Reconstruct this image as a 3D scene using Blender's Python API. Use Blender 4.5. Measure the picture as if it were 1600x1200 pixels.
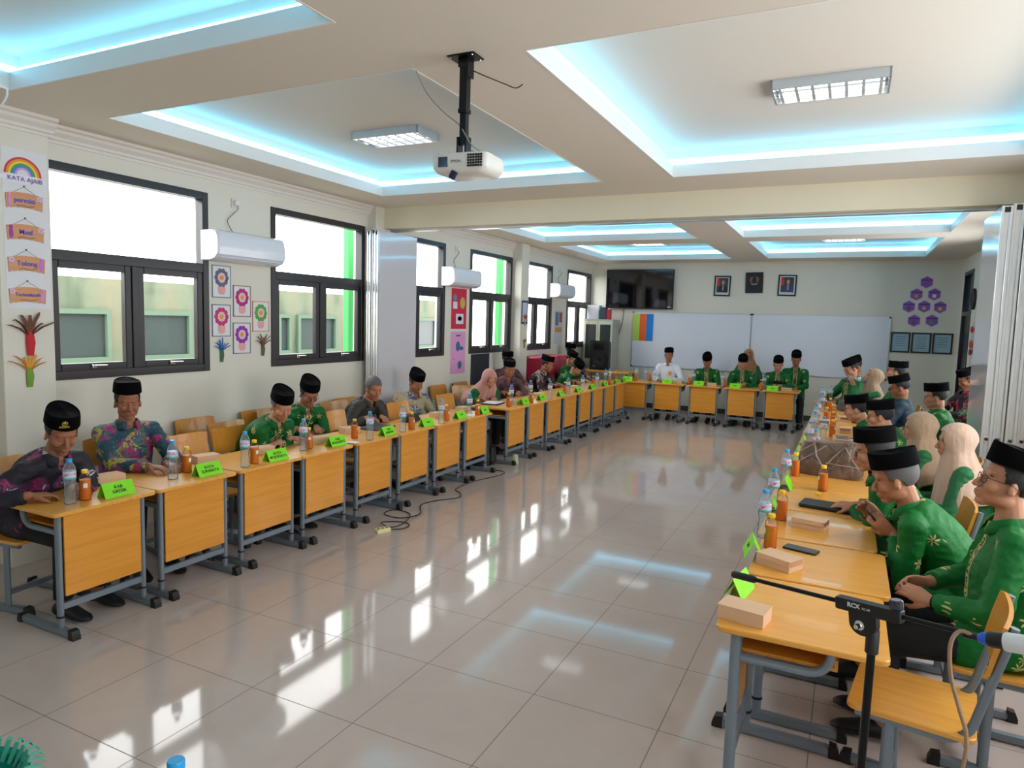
import bpy, math, random
from math import sin, cos, pi, radians, sqrt, atan2
from mathutils import Vector, Matrix, Euler, noise

for _o in list(bpy.data.objects):
    bpy.data.objects.remove(_o, do_unlink=True)
scene = bpy.context.scene
COL = scene.collection
rnd = random.Random(7)

# ------------------------------------------------------------------ camera, world, exposure
CAM_H = 1.8
yaw, pitch, roll = -0.4555, -0.09372, 0.02874
_f = Vector((sin(yaw) * cos(pitch), cos(yaw) * cos(pitch), sin(pitch)))
_r = Vector((cos(yaw), -sin(yaw), 0))
_u = _r.cross(_f)
_right = _r * cos(roll) + _u * sin(roll)
_up = _u * cos(roll) - _r * sin(roll)
cam_data = bpy.data.cameras.new('camera')
cam_data.sensor_width = 36
cam_data.lens = 36 * 1070.2 / 1600
cam_data.clip_start = 0.05
cam_data.clip_end = 200
cam = bpy.data.objects.new('camera', cam_data)
COL.objects.link(cam)
m = Matrix((_right, _up, -_f)).transposed().to_4x4()
m.translation = (0, 0, CAM_H)
cam.matrix_world = m
scene.camera = cam

world = bpy.data.worlds.new('world')
scene.world = world
world.use_nodes = True
bg = world.node_tree.nodes['Background']
bg.inputs[0].default_value = (1.0, 0.965, 0.985, 1)
bg.inputs[1].default_value = 7.5

scene.view_settings.view_transform = 'Standard'
scene.view_settings.look = 'None'
scene.view_settings.exposure = 0.10
scene.view_settings.gamma = 1
scene.view_settings.use_curve_mapping = False
scene.cycles.max_bounces = 8
scene.cycles.diffuse_bounces = 5
scene.cycles.glossy_bounces = 4
scene.cycles.transparent_max_bounces = 12
scene.cycles.transmission_bounces = 6
scene.cycles.caustics_reflective = False
scene.cycles.caustics_refractive = False
scene.cycles.sample_clamp_indirect = 6
scene.cycles.use_denoising = True

XL, XR, YB, YF, ZC, ZU = -5.2, 1.72, 14.45, -1.6, 3.08, 3.32
WIN_L = [(2.94, 4.36), (5.10, 6.56), (6.95, 8.36), (9.07, 10.49), (10.80, 12.24), (13.02, 14.43)]
WIN_R = [(-0.6, 1.2), (2.4, 5.8), (7.8, 9.4), (9.9, 11.5)]
WZ0, WZ1 = 1.26, 2.84

def portal(name, loc, rot, sx, sy):
    L = bpy.data.lights.new(name, 'AREA')
    L.shape = 'RECTANGLE'; L.size = sx; L.size_y = sy
    L.cycles.is_portal = True
    o = bpy.data.objects.new(name, L); COL.objects.link(o)
    o.location = loc; o.rotation_euler = rot
    return o
for (a, b) in WIN_L:
    portal('daylight_portal', (XL - .17, (a + b) / 2, (WZ0 + WZ1) / 2), (0, -pi / 2, 0), WZ1 - WZ0, b - a)
for (a, b) in WIN_R:
    portal('daylight_portal', (XR + .17, (a + b) / 2, 1.9), (0, pi / 2, 0), 1.88, b - a)

# ------------------------------------------------------------------ helpers
def S(c):  # sRGB 0-255 -> linear
    return tuple(((v / 255) / 12.92 if v / 255 <= .04045 else ((v / 255 + .055) / 1.055) ** 2.4) for v in c)

def mat(name, col, rough=.5, metal=0., spec=.5, emit=None, es=0., bump=0., bscale=60., alpha=1., coat=0., sheen=0.):
    M = bpy.data.materials.new(name); M.use_nodes = True
    n = M.node_tree.nodes; p = n['Principled BSDF']
    p.inputs['Base Color'].default_value = (*col, 1)
    p.inputs['Roughness'].default_value = rough
    p.inputs['Metallic'].default_value = metal
    p.inputs['Specular IOR Level'].default_value = spec
    p.inputs['Coat Weight'].default_value = coat
    p.inputs['Sheen Weight'].default_value = sheen
    if emit:
        p.inputs['Emission Color'].default_value = (*emit, 1); p.inputs['Emission Strength'].default_value = es
    if bump:
        t = n.new('ShaderNodeTexNoise'); t.inputs['Scale'].default_value = bscale; t.inputs['Detail'].default_value = 3
        tc = n.new('ShaderNodeTexCoord'); M.node_tree.links.new(tc.outputs['Object'], t.inputs['Vector'])
        b = n.new('ShaderNodeBump'); b.inputs['Strength'].default_value = bump; b.inputs['Distance'].default_value = .01
        M.node_tree.links.new(t.outputs[0], b.inputs['Height']); M.node_tree.links.new(b.outputs[0], p.inputs['Normal'])
    return M

class G:
    """small node-graph helper"""
    def __init__(s, M):
        s.t = M.node_tree; s.n = s.t.nodes; s.p = s.n.get('Principled BSDF')
    def new(s, typ, **k):
        a = s.n.new(typ)
        for kk, v in k.items(): setattr(a, kk, v)
        return a
    def put(s, sock, v):
        if hasattr(v, 'default_value') or hasattr(v, 'is_output'): s.t.links.new(v, sock)
        else: sock.default_value = v
    def math(s, op, a, b=0., c=0.):
        q = s.new('ShaderNodeMath', operation=op)
        s.put(q.inputs[0], a); s.put(q.inputs[1], b); s.put(q.inputs[2], c)
        return q.outputs[0]
    def vmath(s, op, a, b=None, out=0):
        q = s.new('ShaderNodeVectorMath', operation=op)
        s.put(q.inputs[0], a)
        if b is not None: s.put(q.inputs[1], b)
        return q.outputs[out]
    def mix(s, f, a, b):
        q = s.new('ShaderNodeMix', data_type='RGBA')
        s.put(q.inputs['Factor'], f)
        s.put(q.inputs[6], a if not isinstance(a, tuple) else (*a[:3], 1)); s.put(q.inputs[7], b if not isinstance(b, tuple) else (*b[:3], 1))
        return q.outputs[2]
    def obj(s): return s.new('ShaderNodeTexCoord').outputs['Object']
    def noise(s, v, sc, det=3, dist=0.):
        q = s.new('ShaderNodeTexNoise'); s.put(q.inputs['Vector'], v)
        q.inputs['Scale'].default_value = sc; q.inputs['Detail'].default_value = det; q.inputs['Distortion'].default_value = dist
        return q.outputs[0]
    def ramp(s, f, stops):
        q = s.new('ShaderNodeValToRGB'); s.put(q.inputs[0], f)
        e = q.color_ramp.elements
        while len(e) < len(stops): e.new(.5)
        for i, (p_, c) in enumerate(stops): e[i].position = p_; e[i].color = (*c[:3], 1)
        return q.outputs[0]
    def color(s, c): s.t.links.new(c, s.p.inputs['Base Color'])
    def bump(s, h, st=.3, d=.01):
        b = s.new('ShaderNodeBump'); b.inputs['Strength'].default_value = st; b.inputs['Distance'].default_value = d
        s.t.links.new(h, b.inputs['Height']); s.t.links.new(b.outputs[0], s.p.inputs['Normal'])

def T(x=0, y=0, z=0): return Matrix.Translation((x, y, z))
def RX(a): return Matrix.Rotation(radians(a), 4, 'X')
def RY(a): return Matrix.Rotation(radians(a), 4, 'Y')
def RZ(a): return Matrix.Rotation(radians(a), 4, 'Z')

class MB:
    def __init__(s): s.v = []; s.f = []; s.m = []; s.mi = 0
    def add(s, vs, fs, M=None):
        k = len(s.v)
        s.v += [tuple(M @ Vector(v)) if M else tuple(v) for v in vs]
        s.f += [tuple(i + k for i in f) for f in fs]; s.m += [s.mi] * len(fs)
        return s
    def prism(s, pts, z0, z1, ch=0., M=None):
        """outline in xy (ccw) extruded, with a chamfer"""
        n = len(pts); c = Vector((sum(p[0] for p in pts) / n, sum(p[1] for p in pts) / n))
        def ring(z, d):
            out = []
            for p in pts:
                w = Vector(p[:2]) - c; L = w.length
                q = c + w * max(0, (L - d)) / L if L > 1e-9 else c
                out.append((q.x, q.y, z))
            return out
        rs = [ring(z0, ch), ring(z0 + ch, 0), ring(z1 - ch, 0), ring(z1, ch)] if ch else [ring(z0, 0), ring(z1, 0)]
        vs = sum(rs, []); fs = []
        for j in range(len(rs) - 1):
            for i in range(n):
                a, b = j * n + i, j * n + (i + 1) % n
                fs.append((a, b, b + n, a + n))
        fs.append(tuple(range(n - 1, -1, -1))); fs.append(tuple(range((len(rs) - 1) * n, len(rs) * n)))
        return s.add(vs, fs, M)
    def box(s, x0, x1, y0, y1, z0, z1, ch=0., M=None):
        x0, x1 = min(x0, x1), max(x0, x1); y0, y1 = min(y0, y1), max(y0, y1); z0, z1 = min(z0, z1), max(z0, z1)
        if ch <= 0:
            return s.prism([(x0, y0), (x1, y0), (x1, y1), (x0, y1)], z0, z1, 0, M)
        c = ch
        pts = [(x0 + c, y0), (x1 - c, y0), (x1, y0 + c), (x1, y1 - c), (x1 - c, y1), (x0 + c, y1), (x0, y1 - c), (x0, y0 + c)]
        return s.prism(pts, z0, z1, c, M)
    def rbox(s, x0, x1, y0, y1, z0, z1, r, ch=0., M=None, n=5):
        pts = []
        for cx, cy, a0 in ((x1 - r, y1 - r, 0), (x0 + r, y1 - r, 90), (x0 + r, y0 + r, 180), (x1 - r, y0 + r, 270)):
            for i in range(n + 1):
                a = radians(a0 + 90 * i / n); pts.append((cx + r * cos(a), cy + r * sin(a)))
        return s.prism(pts, z0, z1, ch, M)
    def tube(s, pts, r, n=10, M=None, up=(0, 0, 1), ell=None, cap=True, closed=False):
        """r: number or list; ell: ratio b/a (a along side vector)"""
        P = [Vector(p) for p in pts]; N = len(P); rr = r if isinstance(r, (list, tuple)) else [r] * N
        el = ell if isinstance(ell, (list, tuple)) else [ell or 1.] * N
        vs = []; fs = []; side = None
        for i in range(N):
            if closed: t = P[(i + 1) % N] - P[i - 1]
            else: t = (P[min(i + 1, N - 1)] - P[max(i - 1, 0)])
            t.normalize()
            if side is None:
                u = Vector(up)
                if abs(t.dot(u)) > .95: u = Vector((1, 0, 0)) if abs(t.x) < .9 else Vector((0, 1, 0))
                side = u.cross(t).normalized()
            else:
                side = (side - t * side.dot(t)).normalized()
            w = t.cross(side)
            for k in range(n):
                a = 2 * pi * k / n
                q = P[i] + side * (rr[i] * cos(a)) + w * (rr[i] * el[i] * sin(a)); vs.append(q)
        J = N if closed else N - 1
        for i in range(J):
            for k in range(n):
                a, b = i * n + k, i * n + (k + 1) % n; c = (i + 1) % N * n + (k + 1) % n; d = (i + 1) % N * n + k
                fs.append((a, b, c, d))
        if cap and not closed:
            fs.append(tuple(range(n - 1, -1, -1))); fs.append(tuple(range((N - 1) * n, N * n)))
        return s.add(vs, fs, M)
    def capsule(s, a, b, ra, rb, n=12, M=None):
        a = Vector(a); b = Vector(b); d = (b - a); L = d.length; d = d / L if L > 1e-9 else Vector((0, 0, 1))
        pts = []; rr = []
        for t in (-1, -.8, -.45, 0): pts.append(a + d * ra * t); rr.append(ra * sqrt(max(0.003, 1 - t * t)))
        for t in (0, .45, .8, 1): pts.append(b + d * rb * t); rr.append(rb * sqrt(max(0.003, 1 - t * t)))
        return s.tube(pts, rr, n, M)
    def ball(s, c, r, n=14, m=9, M=None, R=None):
        if not isinstance(r, (tuple, list)): r = (r, r, r)
        vs = [(0, 0, -1)]; fs = []
        for j in range(1, m):
            a = -pi / 2 + pi * j / m
            for i in range(n):
                b = 2 * pi * i / n; vs.append((cos(a) * cos(b), cos(a) * sin(b), sin(a)))
        vs.append((0, 0, 1)); top = len(vs) - 1
        for i in range(n): fs.append((0, 1 + (i + 1) % n, 1 + i))
        for j in range(m - 2):
            for i in range(n):
                a = 1 + j * n + i; b = 1 + j * n + (i + 1) % n; fs.append((a, b, b + n, a + n))
        k = 1 + (m - 2) * n
        for i in range(n): fs.append((k + i, k + (i + 1) % n, top))
        Q = T(*c) @ (R or Matrix.Identity(4)) @ Matrix.Diagonal((*r, 1))
        return s.add(vs, fs, (M @ Q) if M else Q)
    def lathe(s, prof, n=20, M=None):
        """prof: [(r,z)...] bottom to top"""
        vs = []; fs = []
        for (r, z) in prof:
            for i in range(n):
                a = 2 * pi * i / n; vs.append((max(r, 1e-4) * cos(a), max(r, 1e-4) * sin(a), z))
        for j in range(len(prof) - 1):
            for i in range(n):
                a, b = j * n + i, j * n + (i + 1) % n; fs.append((a, b, b + n, a + n))
        fs.append(tuple(range(n - 1, -1, -1))); fs.append(tuple(range((len(prof) - 1) * n, len(prof) * n)))
        return s.add(vs, fs, M)
    def loft(s, rings, M=None, cap=True):
        n = len(rings[0]); vs = sum([list(r) for r in rings], []); fs = []
        for j in range(len(rings) - 1):
            for i in range(n):
                a, b = j * n + i, j * n + (i + 1) % n; fs.append((a, b, b + n, a + n))
        if cap: fs.append(tuple(range(n - 1, -1, -1))); fs.append(tuple(range((len(rings) - 1) * n, len(rings) * n)))
        return s.add(vs, fs, M)
    def mesh(s, name, mats, smooth=35):
        me = bpy.data.meshes.new(name); me.from_pydata([tuple(v) for v in s.v], [], s.f)
        for q in (mats if isinstance(mats, (list, tuple)) else [mats]): me.materials.append(q)
        me.polygons.foreach_set('material_index', s.m)
        if smooth:
            me.polygons.foreach_set('use_smooth', [True] * len(me.polygons))
            me.set_sharp_from_angle(angle=radians(smooth))
        me.update()
        return me
    def obj(s, name, mats, parent=None, smooth=35):
        o = bpy.data.objects.new(name, s.mesh(name, mats, smooth)); COL.objects.link(o)
        if parent: o.parent = parent
        return o

def tag(o, label, cat=None, group=None, kind=None):
    if label: o['label'] = label
    if cat: o['category'] = cat
    if group: o['group'] = group
    if kind: o['kind'] = kind
    return o
def thing(name, label, cat, loc=(0, 0, 0), rz=0, group=None):
    o = bpy.data.objects.new(name, None); COL.objects.link(o); o.empty_display_size = .1
    o.location = loc; o.rotation_euler = (0, 0, radians(rz))
    return tag(o, label, cat, group)
def dup(root, loc, rz, label, group=None, rot=None):
    r = root.copy(); COL.objects.link(r); r.location = loc; r.rotation_euler = rot or (0, 0, radians(rz))
    r['label'] = label
    if group: r['group'] = group
    for ch in list(root.children):
        c = ch.copy(); COL.objects.link(c); c.parent = r
        for g in list(ch.children):
            d = g.copy(); COL.objects.link(d); d.parent = c
    return r
class Proto:
    """first call places the prototype itself, later calls place copies"""
    def __init__(s, root): s.root = root; s.used = False
    def __call__(s, loc, rz, label, group=None, rot=None):
        if not s.used:
            s.used = True; r = s.root; r.location = loc; r.rotation_euler = rot or (0, 0, radians(rz)); r['label'] = label
            if group: r['group'] = group
            return r
        return dup(s.root, loc, rz, label, group, rot)
def text_mesh(name, txt, size, M, mt, parent=None, ext=.0006, align='CENTER', bold=0.):
    c = bpy.data.curves.new(name, 'FONT'); c.body = txt; c.size = size; c.extrude = ext; c.align_x = align; c.align_y = 'CENTER'; c.offset = bold
    c.resolution_u = 3
    t = bpy.data.objects.new(name, c); COL.objects.link(t)
    dg = bpy.context.evaluated_depsgraph_get()
    me = bpy.data.meshes.new_from_object(t.evaluated_get(dg)); bpy.data.objects.remove(t); bpy.data.curves.remove(c)
    me.transform(M); me.materials.clear(); me.materials.append(mt); me.name = name
    o = bpy.data.objects.new(name, me); COL.objects.link(o)
    if parent: o.parent = parent
    return o
def struct(o): o['kind'] = 'structure'; return o
ORD = ['first', 'second', 'third', 'fourth', 'fifth', 'sixth', 'seventh', 'eighth', 'ninth', 'tenth', 'eleventh', 'twelfth', 'thirteenth', 'fourteenth']

# ------------------------------------------------------------------ materials
def wall_mat():
    M = mat('wall_paint', S((226, 222, 210)), .55); g = G(M); v = g.new('ShaderNodeNewGeometry').outputs['Position']
    n1 = g.noise(v, 1.7, 4); n2 = g.noise(v, 14, 2)
    g.color(g.mix(g.math('MULTIPLY', n1, .5), S((228, 225, 214)), S((212, 208, 194))))
    g.bump(n2, .05, .01); return M
M_WALL = wall_mat()
M_BEAM = mat('beam_paint', S((228, 220, 196)), .5)
M_CEIL = mat('ceiling_paint', S((226, 219, 208)), .6)
M_FASC = mat('recess_paint', S((232, 230, 228)), .5)
M_TRIM = mat('plaster_moulding', S((226, 222, 216)), .5)

def floor_mat():
    M = mat('polished_tile', S((190, 182, 172)), .07, spec=.42); g = G(M)
    P = g.new('ShaderNodeNewGeometry').outputs['Position']
    sp = g.new('ShaderNodeSeparateXYZ'); g.put(sp.inputs[0], P)
    def line(v, off):
        a = g.math('DIVIDE', g.math('ADD', v, off), .607)
        fr = g.math('FRACT', a)
        return g.math('LESS_THAN', g.math('MINIMUM', fr, g.math('SUBTRACT', 1., fr)), .0035)
    l = g.math('MAXIMUM', line(sp.outputs[0], 2.47 + 60.7), line(sp.outputs[1], 60.7 - 1.687))
    n = g.noise(P, .9, 5, .6); n3 = g.noise(P, 6, 4, 1.)
    base = g.mix(n, S((184, 171, 166)), S((206, 194, 188)))
    base = g.mix(g.math('MULTIPLY', n3, .25), base, S((160, 150, 140)))
    g.color(g.mix(l, base, S((112, 104, 98))))
    g.t.links.new(g.math('ADD', .06, g.math('MULTIPLY', l, .4)), g.p.inputs['Roughness'])
    return M
M_FLOOR = floor_mat()

def wood_mat(name, c1, c2, axis=1, sc=1., rough=.32):
    M = mat(name, c1, rough, coat=.15); g = G(M); v = g.obj()
    mp = g.new('ShaderNodeMapping'); g.put(mp.inputs[0], v)
    s_ = [26., 26., 26.]; s_[axis] = 1.6
    mp.inputs['Scale'].default_value = tuple(q * sc for q in s_)
    n = g.noise(mp.outputs[0], 1.4, 4, .5)
    rp = g.ramp(n, [(.25, tuple(.5 * (q + w) for q, w in zip(c1, c2))), (.55, c1), (.85, tuple(min(1, q * 1.06) for q in c1))])
    g.color(rp); return M
W1, W2 = S((223, 152, 52)), S((197, 122, 32))
M_WOOD = wood_mat('desk_laminate', W1, W2, 1)
M_WOODT = wood_mat('desk_top_laminate', S((230, 166, 72)), S((208, 138, 46)), 0)
M_WOODE = mat('laminate_edge', S((200, 112, 30)), .4)
M_WOODC = wood_mat('chair_laminate', S((206, 140, 50)), S((188, 120, 38)), 2, 1.)
M_STEEL = mat('grey_powder_coat', S((122, 134, 146)), .42, metal=.25)
M_BLACKP = mat('black_plastic', S((18, 18, 20)), .5)
M_BLACKM = mat('black_metal', S((14, 15, 17)), .3, metal=.4)
M_CHROME = mat('chrome', (.75, .75, .76), .18, metal=1.)
M_WFRAME = mat('window_frame_brown', S((38, 34, 38)), .35)
M_WHITEP = mat('white_plastic', S((232, 234, 238)), .3)
M_PAPER = mat('white_paper', S((228, 228, 232)), .8)
M_ALU = mat('aluminium', (.62, .64, .66), .3, metal=.85)
M_ALU2 = mat('aluminium_bright', (.86, .87, .88), .22, metal=.6)
M_PANEL = mat('partition_laminate', S((206, 206, 214)), .14, coat=.5)
M_CARD = mat('kraft_cardboard', S((214, 178, 144)), .75, bump=.05)
M_CARDL = mat('kraft_cardboard_edge', S((188, 148, 112)), .8)
M_SIGN = mat('lime_green_card', S((130, 226, 12)), .5)
M_INK = mat('black_ink', S((16, 22, 14)), .6)
M_WB = mat('whiteboard_enamel', S((226, 232, 246)), .12, coat=.4)

def glass_mat(name, tint=(1, 1, 1), refl=.08, rough=0., milk=0.):
    M = bpy.data.materials.new(name); M.use_nodes = True; t = M.node_tree; t.nodes.clear()
    o = t.nodes.new('ShaderNodeOutputMaterial'); mx = t.nodes.new('ShaderNodeMixShader')
    a = t.nodes.new('ShaderNodeBsdfTransparent'); a.inputs[0].default_value = (*tint, 1)
    b = t.nodes.new('ShaderNodeBsdfGlossy'); b.inputs['Roughness'].default_value = rough
    fr = t.nodes.new('ShaderNodeLayerWeight'); fr.inputs['Blend'].default_value = refl
    t.links.new(fr.outputs['Fresnel'], mx.inputs[0]); t.links.new(a.outputs[0], mx.inputs[1]); t.links.new(b.outputs[0], mx.inputs[2])
    last = mx.outputs[0]
    if milk:
        d = t.nodes.new('ShaderNodeBsdfDiffuse'); d.inputs[0].default_value = (.85, .9, .95, 1); m2 = t.nodes.new('ShaderNodeMixShader'); m2.inputs[0].default_value = milk
        t.links.new(last, m2.inputs[1]); t.links.new(d.outputs[0], m2.inputs[2]); last = m2.outputs[0]
    t.links.new(last, o.inputs[0]); return M
M_GLASS = glass_mat('window_glass', (.96, .98, .97), .06)
M_PET = glass_mat('clear_bottle_plastic', (.93, .97, 1.), .16, .12, .10)
M_LENS = glass_mat('spectacle_lens', (.93, .93, .94), .12)

# ------------------------------------------------------------------ room shell
def wall_x(name, x0, x1, y0, y1, z0, z1, holes, mt):
    """wall slab perpendicular to x with rectangular holes (ya, yb, za, zb)"""
    b = MB(); ys = sorted({y0, y1, *[h[0] for h in holes], *[h[1] for h in holes]})
    for a, c in zip(ys, ys[1:]):
        hs = sorted([h for h in holes if h[0] <= a + 1e-6 and h[1] >= c - 1e-6], key=lambda h: h[2])
        z = z0
        for h in hs:
            if h[2] > z: b.box(x0, x1, a, c, z, h[2])
            z = h[3]
        if z < z1: b.box(x0, x1, a, c, z, z1)
    return struct(b.obj(name, mt, smooth=0))
struct(MB().box(XL - .3, XR + .3, YF - .3, YB + .3, -.1, 0).obj('floor', M_FLOOR, smooth=0))
wall_x('wall_left', XL - .16, XL, YF, YB + .15, 0, ZU + .05, [(a, b, WZ0, WZ1) for a, b in WIN_L], M_WALL)
DOOR_R = (13.22, 14.2, 0, 2.83)
wall_x('wall_right', XR, XR + .16, YF, YB + .15, 0, ZU + .05, [(a, b, .95, WZ1) for a, b in WIN_R] + [DOOR_R], M_WALL)
struct(MB().box(XL - .16, XR + .16, YB, YB + .15, 0, ZU + .05).obj('wall_back', M_WALL, smooth=0))
struct(MB().box(XL - .16, XR + .16, YF - .15, YF, 0, ZU + .05).obj('wall_front', M_WALL, smooth=0))
struct(MB().box(XL, XR, YB - .012, YB, 0, .1, .003).obj('baseboard_back', mat('dark_skirting', S((70, 66, 66)), .3), smooth=0))

RX0 = [(-4.60, -2.13), (-1.48, 1.07)]
RY0 = [(-.55, 2.46), (3.06, 6.10), (7.70, 10.48), (11.03, 13.75)]
b = MB()
ys = sorted({YF, YB, *[q for r in RY0 for q in r]}); xs = sorted({XL, XR, *[q for r in RX0 for q in r]})
for ya, yb in zip(ys, ys[1:]):
    if any(abs(ya - r[0]) < 1e-6 for r in RY0):
        for xa, xb in zip(xs, xs[1:]):
            if not any(abs(xa - r[0]) < 1e-6 for r in RX0): b.box(xa, xb, ya, yb, ZC, ZC + .02)
    else: b.box(XL, XR, ya, yb, ZC, ZC + .02)
b.box(XL, XR, YF, YB, ZU, ZU + .05)
struct(b.obj('ceiling', M_CEIL, smooth=0))

M_LED = mat('led_tape_cyan', (.02, .35, .5), .5, emit=(.19, .66, 1.0), es=7.)
FH = .10
k = 0
for iy, (ya, yb) in enumerate(RY0):
    for ix, (xa, xb) in enumerate(RX0):
        k += 1
        b = MB(); t = .008; i_ = .004; zb = ZC - .002
        b.box(xa - t, xa + i_, ya - t, yb + t, zb, ZC + FH); b.box(xb - i_, xb + t, ya - t, yb + t, zb, ZC + FH)
        b.box(xa + i_, xb - i_, ya - t, ya + i_, zb, ZC + FH); b.box(xa + i_, xb - i_, yb - i_, yb + t, zb, ZC + FH)
        e = .11
        b.box(xa - e - .02, xa - e, ya - e, yb + e, ZC + .02, ZU); b.box(xb + e, xb + e + .02, ya - e, yb + e, ZC + .02, ZU)
        b.box(xa - e, xb + e, ya - e - .02, ya - e, ZC + .02, ZU); b.box(xa - e, xb + e, yb + e, yb + e + .02, ZC + .02, ZU)
        struct(b.obj('trim_%d' % k, M_FASC, smooth=0))
        b = MB(); q = .10; z = ZC + FH + .002
        for (x0, x1, y0, y1) in ((xa - q - .008, xa - q, ya - q, yb + q), (xb + q, xb + q + .008, ya - q, yb + q), (xa - q, xb + q, ya - q - .008, ya - q), (xa - q, xb + q, yb + q, yb + q + .008)):
            b.box(x0, x1, y0, y1, z, z + .07)
        where = ['over the near end of the room', 'beside the projector' if ix == 0 else 'with the louvred lamp nearest the camera', 'just beyond the beam', 'nearest the whiteboard wall'][iy]
        tag(b.obj('led_strip', M_LED, smooth=0), 'cyan led strip in the %s ceiling recess %s' % (('left', 'right')[ix], where), 'light', 'led strips in the ceiling recesses')

# beam, columns, cornices
struct(MB().box(XL, XR, 6.78, 7.12, 2.835, ZC + .01, 0).obj('trim_beam', M_BEAM, smooth=0))
struct(MB().box(XL, XR, 6.90, 6.98, 2.815, 2.836, 0).obj('trim_partition_track', M_ALU, smooth=0))
for nm, y0, y1, xx in (('trim_column_near', 2.60, 2.935, -5.06), ('trim_column_beam', 6.62, 7.14, -5.08), ('trim_column_far', 10.50, 10.80, -5.02)):
    struct(MB().box(XL, xx, y0, y1, 0, ZC, .004).obj(nm, M_WALL, smooth=0))
def cornice(name, y0, y1, x):
    b = MB(); prof = [(0, -.12), (.012, -.12), (.016, -.10), (.03, -.095), (.034, -.075), (.06, -.05), (.066, -.03), (.085, -.02), (.09, 0), (0, 0)]
    b.loft([[(x + p[0], y, ZC + p[1]) for p in prof] for y in (y0, y1)])
    return struct(b.obj(name, M_TRIM, smooth=0))
cornice('trim_cornice_near_column', 2.2, 2.96, -5.06); cornice('trim_cornice_left_front', 2.96, 6.62, XL); cornice('trim_cornice_near_end', YF, 2.2, XL)
cornice('trim_cornice_left_back', 7.14, YB, XL)

# windows
M_LATCH = mat('window_latch_metal', (.7, .68, .66), .25, metal=1.)
def window(idx, x, y0, y1, z0, z1, side=1, zt=2.17):
    """side=+1: room lies towards +x"""
    r = struct(bpy.data.objects.new('window_%d' % idx, None)); COL.objects.link(r); r.location = (x, y0, z0)
    H_ = z1 - z0; W_ = y1 - y0; f = .062; d0, d1 = (-.085, .012)
    def bx(b, ya, yb, za, zb, xa=d0, xb=d1, ch=.004):
        b.box(xa * side, xb * side, ya, yb, za, zb, ch)
    t0, t1 = zt - z0 - .03, zt - z0 + .045
    b = MB(); bx(b, 0, f, 0, H_); bx(b, W_ - f, W_, 0, H_); bx(b, f, W_ - f, 0, f); bx(b, f, W_ - f, H_ - f, H_); bx(b, f, W_ - f, t0, t1)
    bx(b, W_ / 2 - .028, W_ / 2 + .028, f, t0)
    o = b.obj('window_frame', M_WFRAME, r)
    for ya, yb in ((f, W_ / 2 - .028), (W_ / 2 + .028, W_ - f)):
        b = MB(); s_ = .055
        for q in ((ya, ya + s_, f, t0), (yb - s_, yb, f, t0), (ya + s_, yb - s_, f, f + s_), (ya + s_, yb - s_, t0 - s_, t0)):
            bx(b, *q, -.055, .0, .005)
        o = b.obj('sash', M_WFRAME, r)
        b = MB(); b.box(-.03 * side, -.026 * side, ya + s_, yb - s_, f + s_, t0 - s_); b.obj('pane', M_GLASS, o, 0)
        yc = (ya + yb) / 2; b = MB()
        b.tube([(.02 * side, yc - .02, f + .03), (.035 * side, yc - .01, f + .035), (.04 * side, yc + .07, f + .035)], [.006, .007, .005], 8)
        b.box(0, .02 * side, yc - .035, yc + .005, f + .015, f + .045, .003); b.obj('latch', M_LATCH, o)
    b = MB(); b.box(-.05 * side, -.046 * side, f, W_ - f, t1, H_ - f); b.obj('pane', M_GLASS, r, 0)
    return r
for i, (a, c) in enumerate(WIN_L): window(i + 1, XL, a, c, WZ0, WZ1)
for i, (a, c) in enumerate(WIN_R): window(i + 7, XR, a, c, .95, WZ1, -1)
# door in the right wall, far end
r = struct(bpy.data.objects.new('door_1', None)); COL.objects.link(r); r.location = (XR, DOOR_R[0], 0)
b = MB(); W_ = DOOR_R[1] - DOOR_R[0]
for q in ((0, .06, 0, 2.83), (W_ - .06, W_, 0, 2.83), (.06, W_ - .06, 2.77, 2.83), (.06, W_ - .06, 2.08, 2.15)): b.box(-.012, .1, *q, .004)
b.obj('door_frame', M_WFRAME, r)
b = MB(); b.box(.03, .07, .06, W_ - .06, 0.01, 2.08, .004); b.obj('door_leaf', M_WFRAME, r)
b = MB(); b.box(.04, .045, .06, W_ - .06, 2.15, 2.77); b.obj('pane', mat('tinted_transom_glass', S((52, 74, 74)), .1), r, 0)
# folding partition stacks
def stack(x0, n, w, label):
    r = thing('folding_partition', label, 'partition', (x0, 6.9, 0), 0, 'folding partition stacks')
    for i in range(n):
        xa = i * w; y0 = -.40 + (.0 if i % 2 == 0 else .02); y1 = .40; zt = 2.815 - (.03 if i % 2 == 0 else .012)
        b = MB(); b.box(xa + .004, xa + w - .004, y0 + .03, y1, .02, zt, .003); o = b.obj('partition_panel', M_PANEL, r, 0)
        b = MB(); b.box(xa + .002, xa + w * .28, y0, y0 + .03, .02, zt, .002); b.box(xa + w * .72, xa + w - .002, y0, y0 + .03, .02, zt, .002)
        b.box(xa + w * .28, xa + w * .72, y0 + .014, y0 + .03, .02, zt)
        b.obj('edge_profile', M_ALU2, o, 0)
        b = MB(); b.box(xa + w * .25, xa + w * .75, y0 - .002, y0 + .03, zt - .05, zt - .012); b.tube([(xa + w / 2, y0 + .015, 0.96), (xa + w / 2, y0 - .003, 0.96)], .011, 10)
        b.obj('roller_block', M_BLACKP, o, 0)
        b = MB(); b.tube([(xa + w / 2 + .022 * cos(2 * pi * q / 16), y0 + .006, 0.96 + .022 * sin(2 * pi * q / 16)) for q in range(16)], .004, 6, closed=True)
        b.obj('ring_pull', M_ALU2, o)
    return r
stack(-5.12, 3, .055, 'grey folding partition stacked against the left window wall under the beam')
stack(.985, 9, .078, 'tall stack of folding partition panels at the right edge behind the men')

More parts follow.
